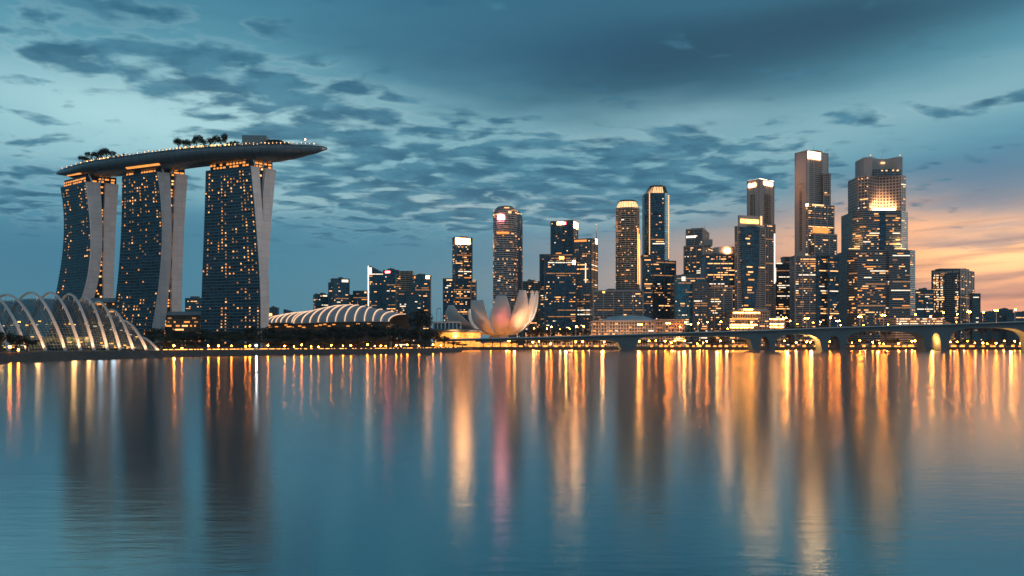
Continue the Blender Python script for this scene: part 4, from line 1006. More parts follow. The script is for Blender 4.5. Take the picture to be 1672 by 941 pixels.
# concave floodlit crown
Yn = YB + 2; z0, z1 = zat(344, Yn), zat(286, Yn); xl, xa, xb, xr = xat(1400.5, Yn + 14), xat(1418, Yn), xat(1471, Yn), xat(1479, Yn + 8)
arc = []
for k in range(13):
    f = k / 12; arc.append((xa + (xb - xa) * f, Yn + 16 * math.sin(math.pi * f)))
pl = [(xl, Yn + 14)] + arc + [(xr, Yn + 8), (xr, Yn + 60), (xl, Yn + 60)]
mb = MB(); mb.prism(pl, z0, z1, cap=1); facade('crown_grid', 5.6, 5.6, .42, .40, (.42, .37, .33), (.010, .025, .035), .3, .3, .8, 5.9, .5)
mb.build('crown_tier', [MATS['crown_grid'], MATS['roof_grey']], T.root)
for a, b_, p_ in ((Vector(pl[0]), Vector(pl[1]), .12), (Vector(pl[13]), Vector(pl[14]), .2)):
    dd = (b_ - a).normalized(); L = (b_ - a).length
    windows_on(lambda u, v: Vector((a.x + dd.x * u, a.y + dd.y * u, z0 + v)), L, z1 - z0, 3.8, 3.2, p_, T.rng, T.quads)
mb = MB(); zt = zat(254, Yn); wx0, wx1, wm0, wm1 = xat(1410.5, Yn + 16), xat(1472.5, Yn + 16), xat(1434, Yn + 30), xat(1448, Yn + 30)
mb.prism([(wx0, Yn + 16), (wx0 + 13, Yn + 12), (wm0, Yn + 30), (wm1, Yn + 30), (wx1 - 10, Yn + 12), (wx1, Yn + 13), (wx1, Yn + 56), (wx0, Yn + 56)], z1, zt, mat=0, cap=1); mb.build('crown_walls', [MATS['plain_stone'], MATS['roof_grey']], T.root)
mb = MB(); mb.prism([(xat(1425, Yn + 12), Yn + 12), (xat(1441, Yn + 5), Yn + 7), (xat(1456, Yn + 5), Yn + 7), (xat(1471, Yn + 12), Yn + 12), (xat(1471, Yn + 40), Yn + 40), (xat(1425, Yn + 40), Yn + 40)], z1, zat(275, Yn)); mb.build('crown_balcony', MATS['blue_grid'], T.root)
mb = MB()
for x_, y_ in ((1440, 277.5), (1447, 277.5), (1458, 277), (1466, 277)): mb.box((xat(x_, Yn + 8), Yn + 8, zat(y_, Yn)), (3, 3, 2))
mb.box((xat(1441.5, Yn + 28), Yn + 28, zat(261, Yn)), (7, 3, 3)); mb.build('balcony_lamps', MATS['crown_light'], T.root)
for x_, y_ in ((1421.5, 253.5), (1469.5, 253.5)):
    mb = MB(); mb.ball((xat(x_, Yn + 12), Yn + 12, zat(y_, Yn + 12)), 1.0, n=8, m=4); mb.build('roof_beacon', MATS['window_warm'], T.root)
T.mast(1441, 245, 260, .4, 32)
mb = MB(); mb.box((xat(1444.5, Yn - 1), Yn + 2, z0 + 2.2), (xat(1463, Yn) - xat(1426, Yn), 1.5, 1.6)); mb.build('floodlight_trough', MATS['sign_white'], T.root)
for x_ in (1428, 1436, 1444, 1452, 1461): lamp('SPOT', (xat(x_, Yn - 3), Yn - 4, z0 + 3), 62000, (1, .50, .19), .8, (xat(x_, Yn), Yn + 15, z0 + 12), 96, .9)
for x_, y_, m_ in ((1395, 406, 'gold_strip'), (1470, 407, 'gold_strip')):
    lamp('SPOT', (xat(x_, YB - 14), YB - 20, zat(408, YB)), 60000, (1, .58, .24), .8, (xat(x_, YB - 6), YB - 2, zat(390, YB)), 110, .9)
    mb = MB(); mb.box((xat(x_, YB - 9), YB - 9, zat(407.2, YB)), (20, 1.2, 1.4)); mb.build('floodlight_trough', MATS['crown_light'], T.root)
T.done()
T = Tower('square hotel block with columns of lit windows, behind the bridge lamps at the sunset end', 1650, 1556, 128)
b = T.block('tower_body', 1521.8, 1567, 1590.5, 440, None, 'blue_grid', .06)
for x0, x1 in ((1524, 1527), (1529, 1533), (1536, 1540), (1560.5, 1565)):
    for k in range(16):
        for xx in (x0, (x0 + x1) / 2):
            if T.rng.random() < .72:
                y_ = 449 + k * 3.9; c4 = [T.on(b, 'L', *q) + Vector((-.3, -.7, 0)) for q in ((xx, y_ + 2), (xx + 1.3, y_ + 2), (xx + 1.3, y_), (xx, y_))]; T.quads.append((c4, T.rng.choice((0, 2, 2, 3))))
T.panel(b, 'L', 1522, 1566.8, 440.5, 446, 'plain_stone', 'parapet_wall', .3); T.panel(b, 'L', 1542, 1559, 447, 524, 'office_strip', 'recessed_bay', .3)
T.block('east_wing', 1588, None, 1600, 480, None, 'far_blue', .05, dY=14); T.block('roof_room', 1535, None, 1578, 438.5, 440, 'plain_stone', dY=30, deep=.4); T.done()
T = Tower('low blue office block between the broad stepped tower and the square hotel block', 1640, 1508, 129, 'office block', 'office_block'); b = T.block('tower_body', 1494.5, None, 1524, 474, None, 'far_blue', .3); T.panel(b, 'R', 1497, 1499.5, 473, 475, 'window_white', 'roof_lamp'); T.block('front_wing', 1480, None, 1512, 511, None, 'far_teal', .03, dY=-40); T.done()
T = Tower('low lit parking deck of three bright open storeys behind the bridge lamps', 1330, 1508, 130, 'car park', 'car_park', 'low buildings behind the bridge'); b = T.block('deck_storeys', 1463, None, 1540, 519, None, 'carpark', 0)
for y in (520.3, 524.2, 528.0): 
    for x in np.arange(1464, 1539, 2.5):
        if T.rng.random() < .85: c4 = [T.on(b, 'R', *q) + Vector((0, -.4, 0)) for q in ((x, y + 1.5), (x + 1.9, y + 1.5), (x + 1.9, y), (x, y))]; T.quads.append((c4, T.rng.choice((0, 2, 2, 3))))
mb = MB(); mb.prism([(xat(1535, 1335), 1331), (xat(1556, 1335), 1331), (xat(1556, 1335), 1350), (xat(1535, 1335), 1350)], GZ, [zat(520, 1330), zat(531, 1330), zat(531, 1330), zat(520, 1330)]); mb.build('ramp', MATS['carpark'], T.root)
T.block('roof_room', 1478, None, 1500, 514.5, 519, 'roof_grey', dY=12); T.done()
for i, (x0, x1, y, Yd, lb, mt) in enumerate([(1599, 1613, 512, 2100, 'low grey blue block beside the square hotel block at the sunset end', 'far_blue'), (1611, 1626, 510, 2050, 'flat distant block with a pale side wall, second from the square hotel block', 'far_teal'), (1631, 1653, 506, 1950, 'distant block with a stepped roof under the orange sky', 'far_blue'), (1652, 1661, 517, 2000, 'lowest distant block, beside the one with a stepped roof', 'far_teal'), (1658, 1690, 511, 1900, 'distant flat block at the far sunset end of the skyline', 'far_blue')]):
    T = Tower(lb, Yd, (x0 + x1) / 2, 140 + i, 'apartment block', 'apartment_block', 'low distant blocks under the sunset'); T.block('tower_body', x0, None, x1, y, None, mt, .05)
    T.block('roof_room', x0 + 3, None, x0 + 8, y - 1.6, y, 'roof_grey', dY=6, deep=.6); T.done()

# ------------------------------------------------------------------ lotus shaped museum
mus = thing('lotus_museum', 'white lotus shaped museum of upright petals lit pink and gold', 'museum', (xat(812, 1235), 1235, GZ))
MC = Vector((xat(815, 1262), 1262, 0)); s_m = 1262 / F
pmat('petal_skin', (.60, .58, .56), .42, 0, .06, .05)
def petal(az, reach, z1, wt, wb, lean=1.6, z0=21.0, curl=.0, label=None, wm=None, r0=7):
    """a hollowed petal: az direction from the centre, reach of its tip, wt and wb half widths at the tip and the foot"""
    d = Vector((math.cos(az), math.sin(az), 0)); tn = Vector((-d.y, d.x, 0)); mb = MB(); n, m = 16, 10
    outer, inner = [], []
    wm = wm or max(wt, wb) * 1.06
    for i in range(n + 1):
        q = i / n
        r = r0 + (reach - r0) * math.sin(q * math.pi / 2) ** (1 / lean) if lean > 1.01 else r0 + (reach - r0) * q
        z = z0 + (z1 - z0) * (1 - math.cos(q * math.pi / 2)) ** .75
        hw = (wb + (wm - wb) * min(1, q / .5) ** .8) if q < .5 else wm + (wt - wm) * ((q - .5) / .5) ** 1.6
        ro, ri = [], []
        for j in range(m + 1):
            e = (j / m - .5) * 2
            bulge = (1 - e * e) * hw * .30
            p = MC + d * (r + bulge) + tn * (hw * e); p.z = z - bulge * .25; ro.append(p)
            th = (1.0 + 5.0 * math.sin(q * math.pi * .9)) * (1 - e ** 4) + .5
            ri.append(p - d * th + Vector((0, 0, .35 * th * (q > .02))))
        outer.append(ro); inner.append(ri)
    mb.grid(outer); mb.grid(inner, flip=True)
    mb.grid([outer[-1], inner[-1]], smooth=False); mb.grid([[a[0] for a in outer], [a[0] for a in inner]], smooth=False, flip=True); mb.grid([[a[-1] for a in outer], [a[-1] for a in inner]], smooth=False)
    o = mb.build('petal', MATS['petal_skin'], mus)
    if label: o['label'] = label
A_ = math.radians
petal(A_(222), 90, 62, 6, 6, 1.5, wm=20, r0=11, label='low pointed petal leaning out to the side of the striped roofs')
petal(A_(240), 60, 69.5, 10, 5, 1.5, wm=14, r0=11, label='flat topped dim petal')
petal(A_(275), 48, 76.5, 7, 5, 1.5, wm=15, r0=11, label='front petal lit rosy pink')
petal(A_(306), 58, 84, 6, 5, 1.5, wm=13.5, r0=11, label='tall petal lit amber')
petal(A_(336), 54, 85, 4, 4.5, 1.45, wm=11, r0=11)
petal(A_(10), 57, 86.5, 4.5, 5, 1.45, wm=14, r0=11, label='tallest petal with a glowing white inner face')
petal(A_(50), 54, 78, 6, 6, 1.5, wm=11)
petal(A_(95), 46, 66, 7, 6, 1.5, wm=12)
petal(A_(145), 52, 60, 6, 6, 1.5, wm=12)
mb = MB(); mb.lathe((MC.x, MC.y), [(20, GZ), (18, 14), (13, 20), (15, 24), (8, 27)], 28); mb.build('museum_base', MATS['stone'], mus)
mb = MB(); mb.lathe((MC.x, MC.y), [(27, GZ), (27, 9), (26.5, 9.4)], 32); mb.build('entrance_ring', MATS['storey_glow'], mus)
lamp('SPOT', (xat(818, 1180), 1178, 12), 75000, (1, .14, .17), 2, (xat(823, 1215), 1217, 44), 40, 1.0)
lamp('SPOT', (xat(868, 1190), 1188, 14), 250000, (1, .50, .22), 2, (xat(858, 1225), 1225, 42), 55, .9)
lamp('SPOT', (xat(770, 1180), 1180, 12), 55000, (1, .55, .34), 2, (xat(775, 1230), 1230, 45), 60, .9)
lamp('SPOT', (xat(742, 1185), 1184, 16), 70000, (1, .66, .46), 2, (xat(752, 1225), 1225, 42), 60, .9)
lamp('POINT', (MC.x + 30, MC.y + 6, 44), 90000, (1, .78, .56), 3)
lamp('SPOT', (xat(892, 1230), 1232, 22), 120000, (1, .78, .55), 2, (xat(872, 1262), 1262, 60), 60, .9)

# glass pavilion and disc canopy on the point beside the museum
pav = thing('waterside_pavilion', 'low columned pavilion with a broad disc canopy glowing amber beneath', 'pavilion', (xat(742, 1190), 1190, GZ))
Yd = 1200
mb = MB(); mb.prism([(xat(704, Yd), Yd), (xat(757, Yd), Yd), (xat(757, Yd), Yd + 25), (xat(704, Yd), Yd + 25)], zat(527.6, Yd), zat(525, Yd)); mb.build('roof', MATS['white_panel'], pav)
mb = MB(); mb.prism([(xat(706, Yd), Yd + 6), (xat(755, Yd), Yd + 6), (xat(755, Yd), Yd + 24), (xat(706, Yd), Yd + 24)], zat(537, Yd), zat(527.6, Yd)); mb.build('glass_wall', MATS['teal_glass'], pav)
for x_ in np.linspace(708, 752, 8):
    mb = MB(); mb.tube([(xat(x_, Yd), Yd + 1, zat(537, Yd)), (xat(x_, Yd), Yd + 1, zat(527.6, Yd))], .9, 8); mb.build('column', MATS['white_panel'], pav)
Yd = 1185; cxp = xat(742.5, Yd + 20)
mb = MB(); mb.lathe((cxp, Yd + 24), [(10, zat(543.5, Yd)), (30, zat(542.8, Yd)), (38, zat(540, Yd)), (38.5, zat(538.6, Yd)), (34, zat(537.0, Yd)), (8, zat(536.4, Yd))], 40, sy=.62); mb.build('disc_canopy', MATS['roof_grey'], pav)
mb = MB(); mb.lathe((cxp + 3, Yd + 24), [(33, GZ), (33, zat(543.2, Yd))], 40, sy=.55); mb.build('lit_storey', MATS['storey_glow'], pav)
lamp('AREA', (cxp, Yd - 6, zat(543.8, Yd)), 9000, (1, .5, .16), 14, (cxp, Yd + 10, 4))
for x_, h_ in ((715.5, 503), (719, 504.5), (728.5, 508), (732, 507)):
    pass
for lb, xs, yt in (('twin legged steel hoop mast standing behind the columned pavilion, nearer the round tree', (713.5, 720.5), 504), ('slanted steel hoop mast behind the columned pavilion, nearer the lotus petals', (727, 734), 508)):
    o = thing('hoop_mast', lb, 'mast', (xat(xs[0], 1300), 1300, GZ), 'steel hoop masts behind the pavilion')
    mb = MB(); Yd = 1300
    for a in xs: mb.tube([(xat(a, Yd), Yd, GZ), (xat(a, Yd), Yd, zat(yt + 1.2, Yd)), ], .55, 6)
    mb.build('leg', MATS['steel'], o)
    mb = MB(); mb.tube([(xat(xs[0] + (xs[1] - xs[0]) * k / 8, Yd), Yd, zat(yt + 1.2 - 1.6 * math.sin(math.pi * k / 8), Yd)) for k in range(9)], .55, 6); mb.build('hoop', MATS['steel'], o)
    if yt == 508:
        mb = MB(); mb.tube([(xat(723, Yd), Yd, GZ), (xat(729, Yd), Yd, zat(509, Yd))], .4, 5); mb.build('stay', MATS['steel'], o)

# long white hall with a pale green dome
T = Tower('long pale arcaded hall with a shallow grey green domed roof, behind the bridge', 1300, 1040, 160, 'hall', 'domed_hall', 'low buildings behind the bridge')
T.block('arcade_wall', 967.5, None, 1070, 525, None, 'arcade', .5, fh=5.2, bw=4.2, wts=(3, 5, 1, 8), runs=1.3, deep=.6); T.block('east_arcade', 1068, None, 1117, 522.5, None, 'arcade', .35, fh=5.2, bw=4.2, dY=6, wts=(2, 5, 1, 8), runs=1.3)
T.block('cornice', 968.5, None, 1071, 523.5, 525.2, 'stone', dY=-1.5, deep=.6); T.block('cornice', 1068, None, 1117.5, 521.2, 522.7, 'stone', dY=4)
Yd = 1300; cxh = xat(1026, Yd + 30)
mb = MB(); mb.lathe((cxh, Yd + 30), [(42, zat(524, Yd)), (40, zat(521, Yd)), (30, zat(517, Yd)), (15, zat(514.6, Yd)), (2, zat(514, Yd))], 12, sy=.62, smooth=False); mb.build('domed_roof', pmat('dome_copper', (.30, .46, .50), .55, .2, .12, .05), T.root)
lamp('AREA', (xat(1020, 1270), 1268, 10), 26000, (1, .6, .34), 60, (xat(1020, 1300), 1300, 30))
T.done()

# ------------------------------------------------------------------ the bridge
YB0, YB1 = 1050.0, 1074.0
bx = [700, 735, 800, 890, 970, 1080, 1170, 1260, 1350, 1450, 1545, 1672, 1800, 1960]
by = [556.5, 555, 553.4, 551.4, 549, 545.5, 542.6, 540, 536.2, 533, 530.6, 526, 522.5, 519]
def decky(px): return float(np.interp(px, bx, by))
def deckz(px): return zat(decky(px), YB0)
bridge = thing('road_bridge', 'long concrete road bridge on paired curved piers crossing the bay before the skyline', 'bridge', (xat(1300, YB0), YB0, 0))
pmat('fascia_shade', (.06, .075, .085), .7, 0, .2, .05); pmat('road_asphalt', (.05, .05, .05), .9)  # fascia colour darkened to carry the shade on the near side
xs = np.linspace(712, 1940, 150)
mb = MB()
mb.grid([[(xat(x, YB0), YB0, deckz(x) - 1.8), (xat(x, YB0), YB0, deckz(x)), (xat(x, YB0), YB1, deckz(x)), (xat(x, YB0), YB1, deckz(x) - 1.8), (xat(x, YB0), YB0, deckz(x) - 1.8)] for x in xs], smooth=False)
mb.build('deck', MATS['fascia_shade'], bridge)
for yy in (YB0 - .25, YB1 - .2):
    mb = MB(); mb.grid([[(xat(x, YB0), yy, deckz(x) + .02), (xat(x, YB0), yy, deckz(x) + 1.15), (xat(x, YB0), yy + .45, deckz(x) + 1.15), (xat(x, YB0), yy + .45, deckz(x) + .02)] for x in xs], smooth=False); mb.build('parapet', pmat('parapet_lamplit', (.62, .56, .50), .8) if 'parapet_lamplit' not in MATS else MATS['parapet_lamplit'], bridge)  # pale warm parapet colour includes the lamp light falling on it
mb = MB(); mb.grid([[(xat(x, YB0), YB0 + 1.5, deckz(x) + .02), (xat(x, YB0), YB1 - 1.5, deckz(x) + .02)] for x in xs], smooth=False, flip=True); mb.build('road_surface', MATS['road_asphalt'], bridge)
# spans: (left foot, right foot, crown row of the arch, how square the arch is)
spans = [(806, 1016, 555.6, 5), (1037, 1231, 549.4, 5.5), (1241, 1258, 550, 2.4), (1265, 1343, 546, 3), (1353, 1373, 548.4, 2.4), (1381, 1513, 541, 3.8), (1521, 1538, 544.3, 2.4), (1549, 1686, 535.4, 3.5), (1694, 1709, 542, 2.3), (1721, 1900, 533, 3.5)]
for i, (a, b, yc, pw) in enumerate(spans):
    l = (spans[i - 1][1] + a) / 2 if i else a - 30; r = (b + spans[i + 1][0]) / 2 if i < len(spans) - 1 else b + 12
    mb = MB(); pts_ = []
    zc = zat(yc, YB0); zs_ = .0
    pr = []
    for k in range(33):
        f = k / 32; e = abs(2 * f - 1)
        px = a + (b - a) * f; pr.append((px, -1.0 + (zc + 1.0) * (1 - e ** pw) ** (1 / pw)))
    pr = [(l, -1.0)] + [(a - .01, -1.0)] + pr + [(b + .01, -1.0), (r, -1.0)]
    if i == 0: pr = [(l, deckz(l) - 3.4)] + [(px, max(z, zat(557.5, YB0) + 0) if px < 930 else z) for px, z in pr[2:]]
    bw0, bw1 = YB0 + 1.8, YB1 - 1.8
    rows = []
    for px, z in pr:
        x = xat(px, YB0); zt = deckz(px) - 1.82
        z = min(z, zt - .7); rows.append([(x, bw0, zt), (x, bw0, z), (x, bw1, z), (x, bw1, zt)])
    mb.grid(rows, smooth=False, flip=True); mb.face(rows[0]); mb.face(rows[-1][::-1])
    mb.build('arch_span', MATS['bridge_concrete'], bridge)
for a in (1027, 1249, 1363, 1529, 1704):                            # pile caps at the water
    w_ = 20 if a != 1249 else 17
    mb = MB(); x0, x1 = xat(a - w_, YB0), xat(a + w_, YB0); mb.prism([(x0, YB0 - 1), (x1, YB0 - 1), (x1, YB1 + 1), (x0, YB1 + 1)], -1, .9); mb.build('pile_cap', MATS['bridge_concrete'], bridge)
for a, e, xx in ((840, 4000, 0), (925, 9000, 0), (985, 9000, 0), (1120, 7000, 0), (1175, 7000, 0), (1290, 9000, 0), (1330, 9000, 0), (1440, 4000, 0), (1530, 9000, 0), (1660, 9000, 0), (1262, 4000, 0), (1352, 3500, 0), (1045, 5000, 0)):
    z = min(deckz(a) - 9, 12)
    lamp('POINT', (xat(a, YB0), YB0 + 12, z), e * 3.4, (1, .45, .10), 1.5)
# street lamps on the bridge
def ordw(n):
    b = ['', 'first', 'second', 'third', 'fourth', 'fifth', 'sixth', 'seventh', 'eighth', 'ninth', 'tenth', 'eleventh', 'twelfth', 'thirteenth', 'fourteenth', 'fifteenth', 'sixteenth', 'seventeenth', 'eighteenth', 'nineteenth']
    if n < 20: return b[n]
    t_ = {2: 'twenty', 3: 'thirty', 4: 'forty', 5: 'fifty', 6: 'sixty', 7: 'seventy', 8: 'eighty', 9: 'ninety'}[n // 10]
    return t_ + '-' + b[n % 10] if n % 10 else {'twenty': 'twentieth', 'thirty': 'thirtieth', 'forty': 'fortieth', 'fifty': 'fiftieth', 'sixty': 'sixtieth', 'seventy': 'seventieth', 'eighty': 'eightieth', 'ninety': 'ninetieth'}[t_]
def side_of(px):
    for x, s_ in ((800, 'under the lotus petals'), (880, 'before the rounded banded tower'), (965, 'before the dark glass cluster'), (1117, 'before the domed hall'), (1190, 'before the teal glass block'), (1285, 'before the gold lit podium'), (1385, 'before the tallest stepped tower'), (1500, 'before the floodlit crown tower'), (1600, 'before the square hotel block')):
        if px < x: return s_
    return 'under the open sunset sky'
blamps = [(899, 534, 1), (940, 533.2, 1), (951.6, 533, 1), (1045, 530, 2), (1091, 528, 2), (1118, 526, 1), (1139.5, 527.5, 1), (1154, 526, 1), (1176, 525.4, 1), (1226, 526, 1), (1281, 519, 2), (1317, 520, 2), (1355, 518.6, 1), (1368, 524, 2), (1404, 517.3, 2), (1442.5, 515, 2), (1494, 513.4, 1), (1518.7, 517, 1), (1539.5, 510.5, 1), (1562, 513, 1), (1582.6, 509.3, 2), (1604.6, 510, 1), (1626.8, 507, 2), (1657, 506, 1)]
for i, (px, y, n) in enumerate(blamps):
    Yd = YB0 + (2.2 if i % 2 else 22); z0 = deckz(px) + .03; z1 = zat(y, Yd)
    o = thing('street_lamp', f"{'twin' if n == 2 else 'single'} headed bridge lamp {side_of(px)}, {ordw(i + 1)} from lotus end", 'street lamp', (xat(px, Yd), Yd, z0), 'street lamps along the bridge')
    x = xat(px, Yd); arms = (-1.7, 1.7) if n == 2 else (.9,)
    mb = MB(); mb.tube([(x, Yd, z0), (x, Yd, z1 - .4)], [.32, .18], 6)
    for a in arms: mb.tube([(x, Yd, z1 - .4), (x + a * .6, Yd, z1 + .1), (x + a, Yd, z1)], .14, 5)
    mb.build('post', MATS['steel'], o)
    for a in arms:
        mb = MB(); mb.ball((x + a, Yd, z1 - .15), .95, n=10, m=6, sz=.7); mb.build('lamp_head', MATS['lamp_head'], o)

# ------------------------------------------------------------------ trees: a trunk with limbs and a crown of leaf clumps
def crown_mesh(seed, n=900, flat=.8, mat='leaf', umb=False):
    rg = random.Random(seed); mb = MB()
    cl = []
    for k in range(15 if not umb else 10):
        a = rg.uniform(0, 6.28); r = rg.random() ** .5 * .62; z = rg.uniform(-.42, .45) * (1 - r * .5)
        cl.append((Vector((r * math.cos(a), r * math.sin(a), z * flat)), rg.uniform(.2, .36)))
    for k in range(n):
        c, r = rg.choice(cl)
        d = Vector((rg.gauss(0, 1), rg.gauss(0, 1), rg.gauss(0, 1))).normalized()
        p = c + d * r * rg.uniform(.6, 1.05) * Vector((1, 1, .8)).length / 1.62
        if p.z < -.46: continue
        t1_ = d.orthogonal().normalized(); t1_ = (Matrix.Rotation(rg.uniform(0, 6.28), 3, d) @ t1_ + d * rg.uniform(-.6, .6)).normalized(); t2_ = d.cross(t1_).normalized()
        s1, s2 = rg.uniform(.035, .075), rg.uniform(.03, .06)
        mb.face([p - t1_ * s1, p + t2_ * s2 * .8, p + t1_ * s1, p - t2_ * s2])
    return mb
def trunk_mesh(seed, h0=-1.35):
    rg = random.Random(seed + 50); mb = MB()
    mb.tube([(0, 0, h0), (.02, .01, -.8), (0, .02, -.3)], [.07, .05, .035], 6)
    for k in range(5):
        a = k * 1.256 + rg.uniform(-.3, .3); r = rg.uniform(.35, .6)
        mb.tube([(0, .01, -.75 + k * .08), (r * .5 * math.cos(a), r * .5 * math.sin(a), -.3), (r * math.cos(a), r * math.sin(a), rg.uniform(-.1, .2))], [.035, .022, .008], 5)
    return mb
protos = []
for sdd, mt, fl, nn in ((1, 'leaf', .8, 1000), (2, 'leaf', .62, 1000), (3, 'leaf_light', .8, 950), (4, 'leaf', 1.05, 1100)):
    rt = thing('broadleaf_tree', '', 'tree', (0, 0, 0)); 
    c = crown_mesh(sdd, nn, fl, mt).build('crown', MATS[mt], rt); tr_ = trunk_mesh(sdd).build('trunk', MATS['bark'], rt)
    protos.append((rt, [c, tr_])); 
used = set()
def tree(kind, px, ytop, Yd, wpx, label, group, name='broadleaf_tree', base=None, aspect=None):
    """crown top at row ytop and wpx wide in the photograph's pixels, standing at depth Yd"""
    rt, ch = protos[kind]
    if kind in used:
        rt = rt.copy(); COL.objects.link(rt)
        for c in ch: d = c.copy(); COL.objects.link(d); d.parent = rt
    used.add(kind)
    rt.name = name
    z0 = GZ if base is None else base
    r = wpx / 2 / F * Yd / .88; zt = zat(ytop, Yd); sz = (zt - z0) / 1.95
    rt.location = (xat(px, Yd), Yd, z0 + 1.35 * sz); rt.scale = (r, r, sz); rt.rotation_euler = (0, 0, random.uniform(0, 6.28))
    rt['label'] = label; rt['category'] = 'tree'; rt['group'] = group
    return rt
random.seed(77)
where = [(60, 'before the open end of the glasshouse'), (270, 'beside the last arches of the glasshouse'), (330, 'below the two nearer hotel towers'), (440, 'at the foot of the largest hotel tower'), (540, 'before the smaller shell roof'), (660, 'before the high shell roof'), (720, 'around the tall round tree'), (2000, 'on the promenade')]
def wh(px):
    for x, s_ in where:
        if px < x: return s_
cnt = {}
KIND = ['rounded dark tree', 'spreading dark tree', 'paler bushy tree', 'upright dark tree']
def btree(kind, px, yt, Yd, wpx, grp='trees along the wooded bank', name='broadleaf_tree'):
    w_ = wh(px); key = (KIND[kind], w_); cnt[key] = cnt.get(key, 0) + 1; k = cnt[key]
    tree(kind, px, yt, Yd, wpx, f"{KIND[kind]} {w_}" + (', first of its row' if k == 1 else f", {ordw(k)} of its row"), grp, name)
def tops(px): return float(np.interp(px, [-40, 0, 20, 45, 60, 205, 235, 262, 300, 330, 370, 420, 440, 470, 500, 530, 560, 600, 640, 660, 700, 715, 742, 775, 800], [542, 538, 541, 552, 566, 562, 540, 534, 534, 536, 537, 532, 530, 532, 537, 531, 529, 528, 527, 528, 532, 540, 556, 563, 566]))
for px in (-28, 2, 26, 44): btree(px % 2, px, tops(px) + 1, 425 + px * .4, 44)
for r_, (ds, off, wmin, wmax, st_) in enumerate([(24, 0, 44, 64, 30), (150, -1.5, 40, 56, 27), (300, -2, 34, 48, 26)]):
    px = 232 + r_ * 9
    while px < (758 if r_ == 0 else 700):
        base_y = float(np.interp(px, [200, 265, 440, 600, 740], [583.5, 583, 580, 578.3, 575])); Yd = CH * F / (base_y - HY) + ds
        yt = tops(px) + (22 if r_ == 0 else 9 if r_ == 1 else 0) + random.uniform(-2.5, 3.5)
        if r_ == 0 and px > 700: yt = tops(px) + 2
        wpx = random.uniform(wmin, wmax) * (.6 if px > 700 else 1)
        btree(random.choice((0, 0, 1, 2, 3)), px, min(yt, 566), Yd, wpx); px += st_ * random.uniform(.8, 1.2) * (.6 if px > 700 else 1)
tree(0, 684.5, 501, 900, 50, 'tall round crowned tree rising highest from the bank near the columned pavilion', 'trees along the wooded bank')
tree(2, 281, 552, 575, 32, 'small golden lit tree glowing beside a path lamp near the glasshouse', 'trees along the wooded bank')
lamp('POINT', (xat(284, 566), 566, 7), 2600, (1, .5, .18), .5)
# row of trees on the far promenade
k = 0
for px in np.arange(770, 1690, 15.5):
    pxx = px + random.uniform(-4, 4); Yd = 1212 + random.uniform(0, 26); k += 1
    tree(random.choice((0, 1, 1, 3)), pxx, random.uniform(551, 557.5), Yd, random.uniform(17, 26), f"promenade tree {side_of(pxx)}, {ordw(k)} of its row from the lotus end", 'promenade trees beneath the bridge')
k = 0
for px, yt in [(868, 537), (884, 533), (901, 538), (921, 535), (937, 538), (955, 536), (1122, 536), (1141, 534), (1160, 536), (1182, 535), (1290, 532), (1305, 530), (1330, 532), (1350, 530), (1385, 527), (1405, 529), (1425, 526), (1446, 528), (1560, 521), (1580, 523), (1604, 520), (1625, 521), (1650, 519)]:
    k += 1; tree(random.choice((0, 1, 3)), px, yt, 1285, 22, f"tree behind the deck {side_of(px)}, {ordw(k)} from the lotus end", 'street trees behind the bridge')
# garden on the sky deck
k = 0
for px, h, w_ in [(133, 12, 12), (141, 14, 14), (150, 16, 15), (158, 17, 15), (166, 15, 15), (174, 18, 16), (182, 13, 12), (291, 18, 15), (300, 19, 16), (311, 20, 16), (321, 19, 15), (331, 20, 16), (341, 18, 14), (350, 19, 14), (359, 17, 12), (368, 18, 13), (377, 10, 14), (384, 9, 12)]:
    k += 1; p = onpx(px, .4)
    hh = h * random.uniform(.8, 1.2)
    tree(random.choice((0, 1, 1)), px + random.uniform(-2, 2), HY - (ZD + hh - CH) * F / p.y, p.y, w_ * random.uniform(1.25, 1.6), f"small dark tree on the sky deck, {ordw(k)} from the blunt end", 'trees of the sky deck garden', 'deck_tree', ZD)
mb = MB(); rg = random.Random(31)
for x0, x1, hm in ((97, 130, 5), (128, 188, 10), (284, 392, 9.0), (392, 440, 4.0)):
    for px in np.arange(x0, x1, .35):
        for q_ in range(9):
            c = onpx(px + rg.uniform(-.4, .4), rg.uniform(.24, .6)); hloc = hm * (.55 + .45 * mnoise.noise(Vector((px * .22, 0, 0))) + .15)
            c.z = ZD + rg.random() ** 1.3 * hloc; a = rg.uniform(0, 6.28); s1 = rg.uniform(.5, 1.1); u_ = Vector((math.cos(a), math.sin(a) * .5, rg.uniform(-.5, .5))) * s1; v_ = Vector((rg.uniform(-.3, .3), rg.uniform(-.3, .3), 1)) * s1 * .8
            mb.face([c - u_, c - v_, c + u_, c + v_])
pl_ = mb.build('deck_planting', MATS['leaf'], None); tag(pl_, 'low dark planting growing along the sky deck edge', 'planting', None, 'stuff')
for n_, px in enumerate([136, 143, 152, 161, 168, 296, 305, 316, 326, 338, 347, 352, 362, 371]):
    p = onpx(px, .16); o = thing('garden_lamp', f"warm globe lamp under the sky deck trees, {ordw(n_ + 1)} from the blunt end", 'lamp', (p.x, p.y, ZD), 'globe lamps on the sky deck')
    mb = MB(); mb.tube([p, p + Vector((0, 0, 3.2))], .15, 5); mb.build('post', MATS['dark_metal'], o)
    mb = MB(); mb.ball(p + Vector((0, 0, 3.9)), .85, n=8, m=5); mb.build('globe', MATS['deck_globe'] if 'deck_globe' in MATS else emat('deck_globe', (1, .52, .15), 7), o)

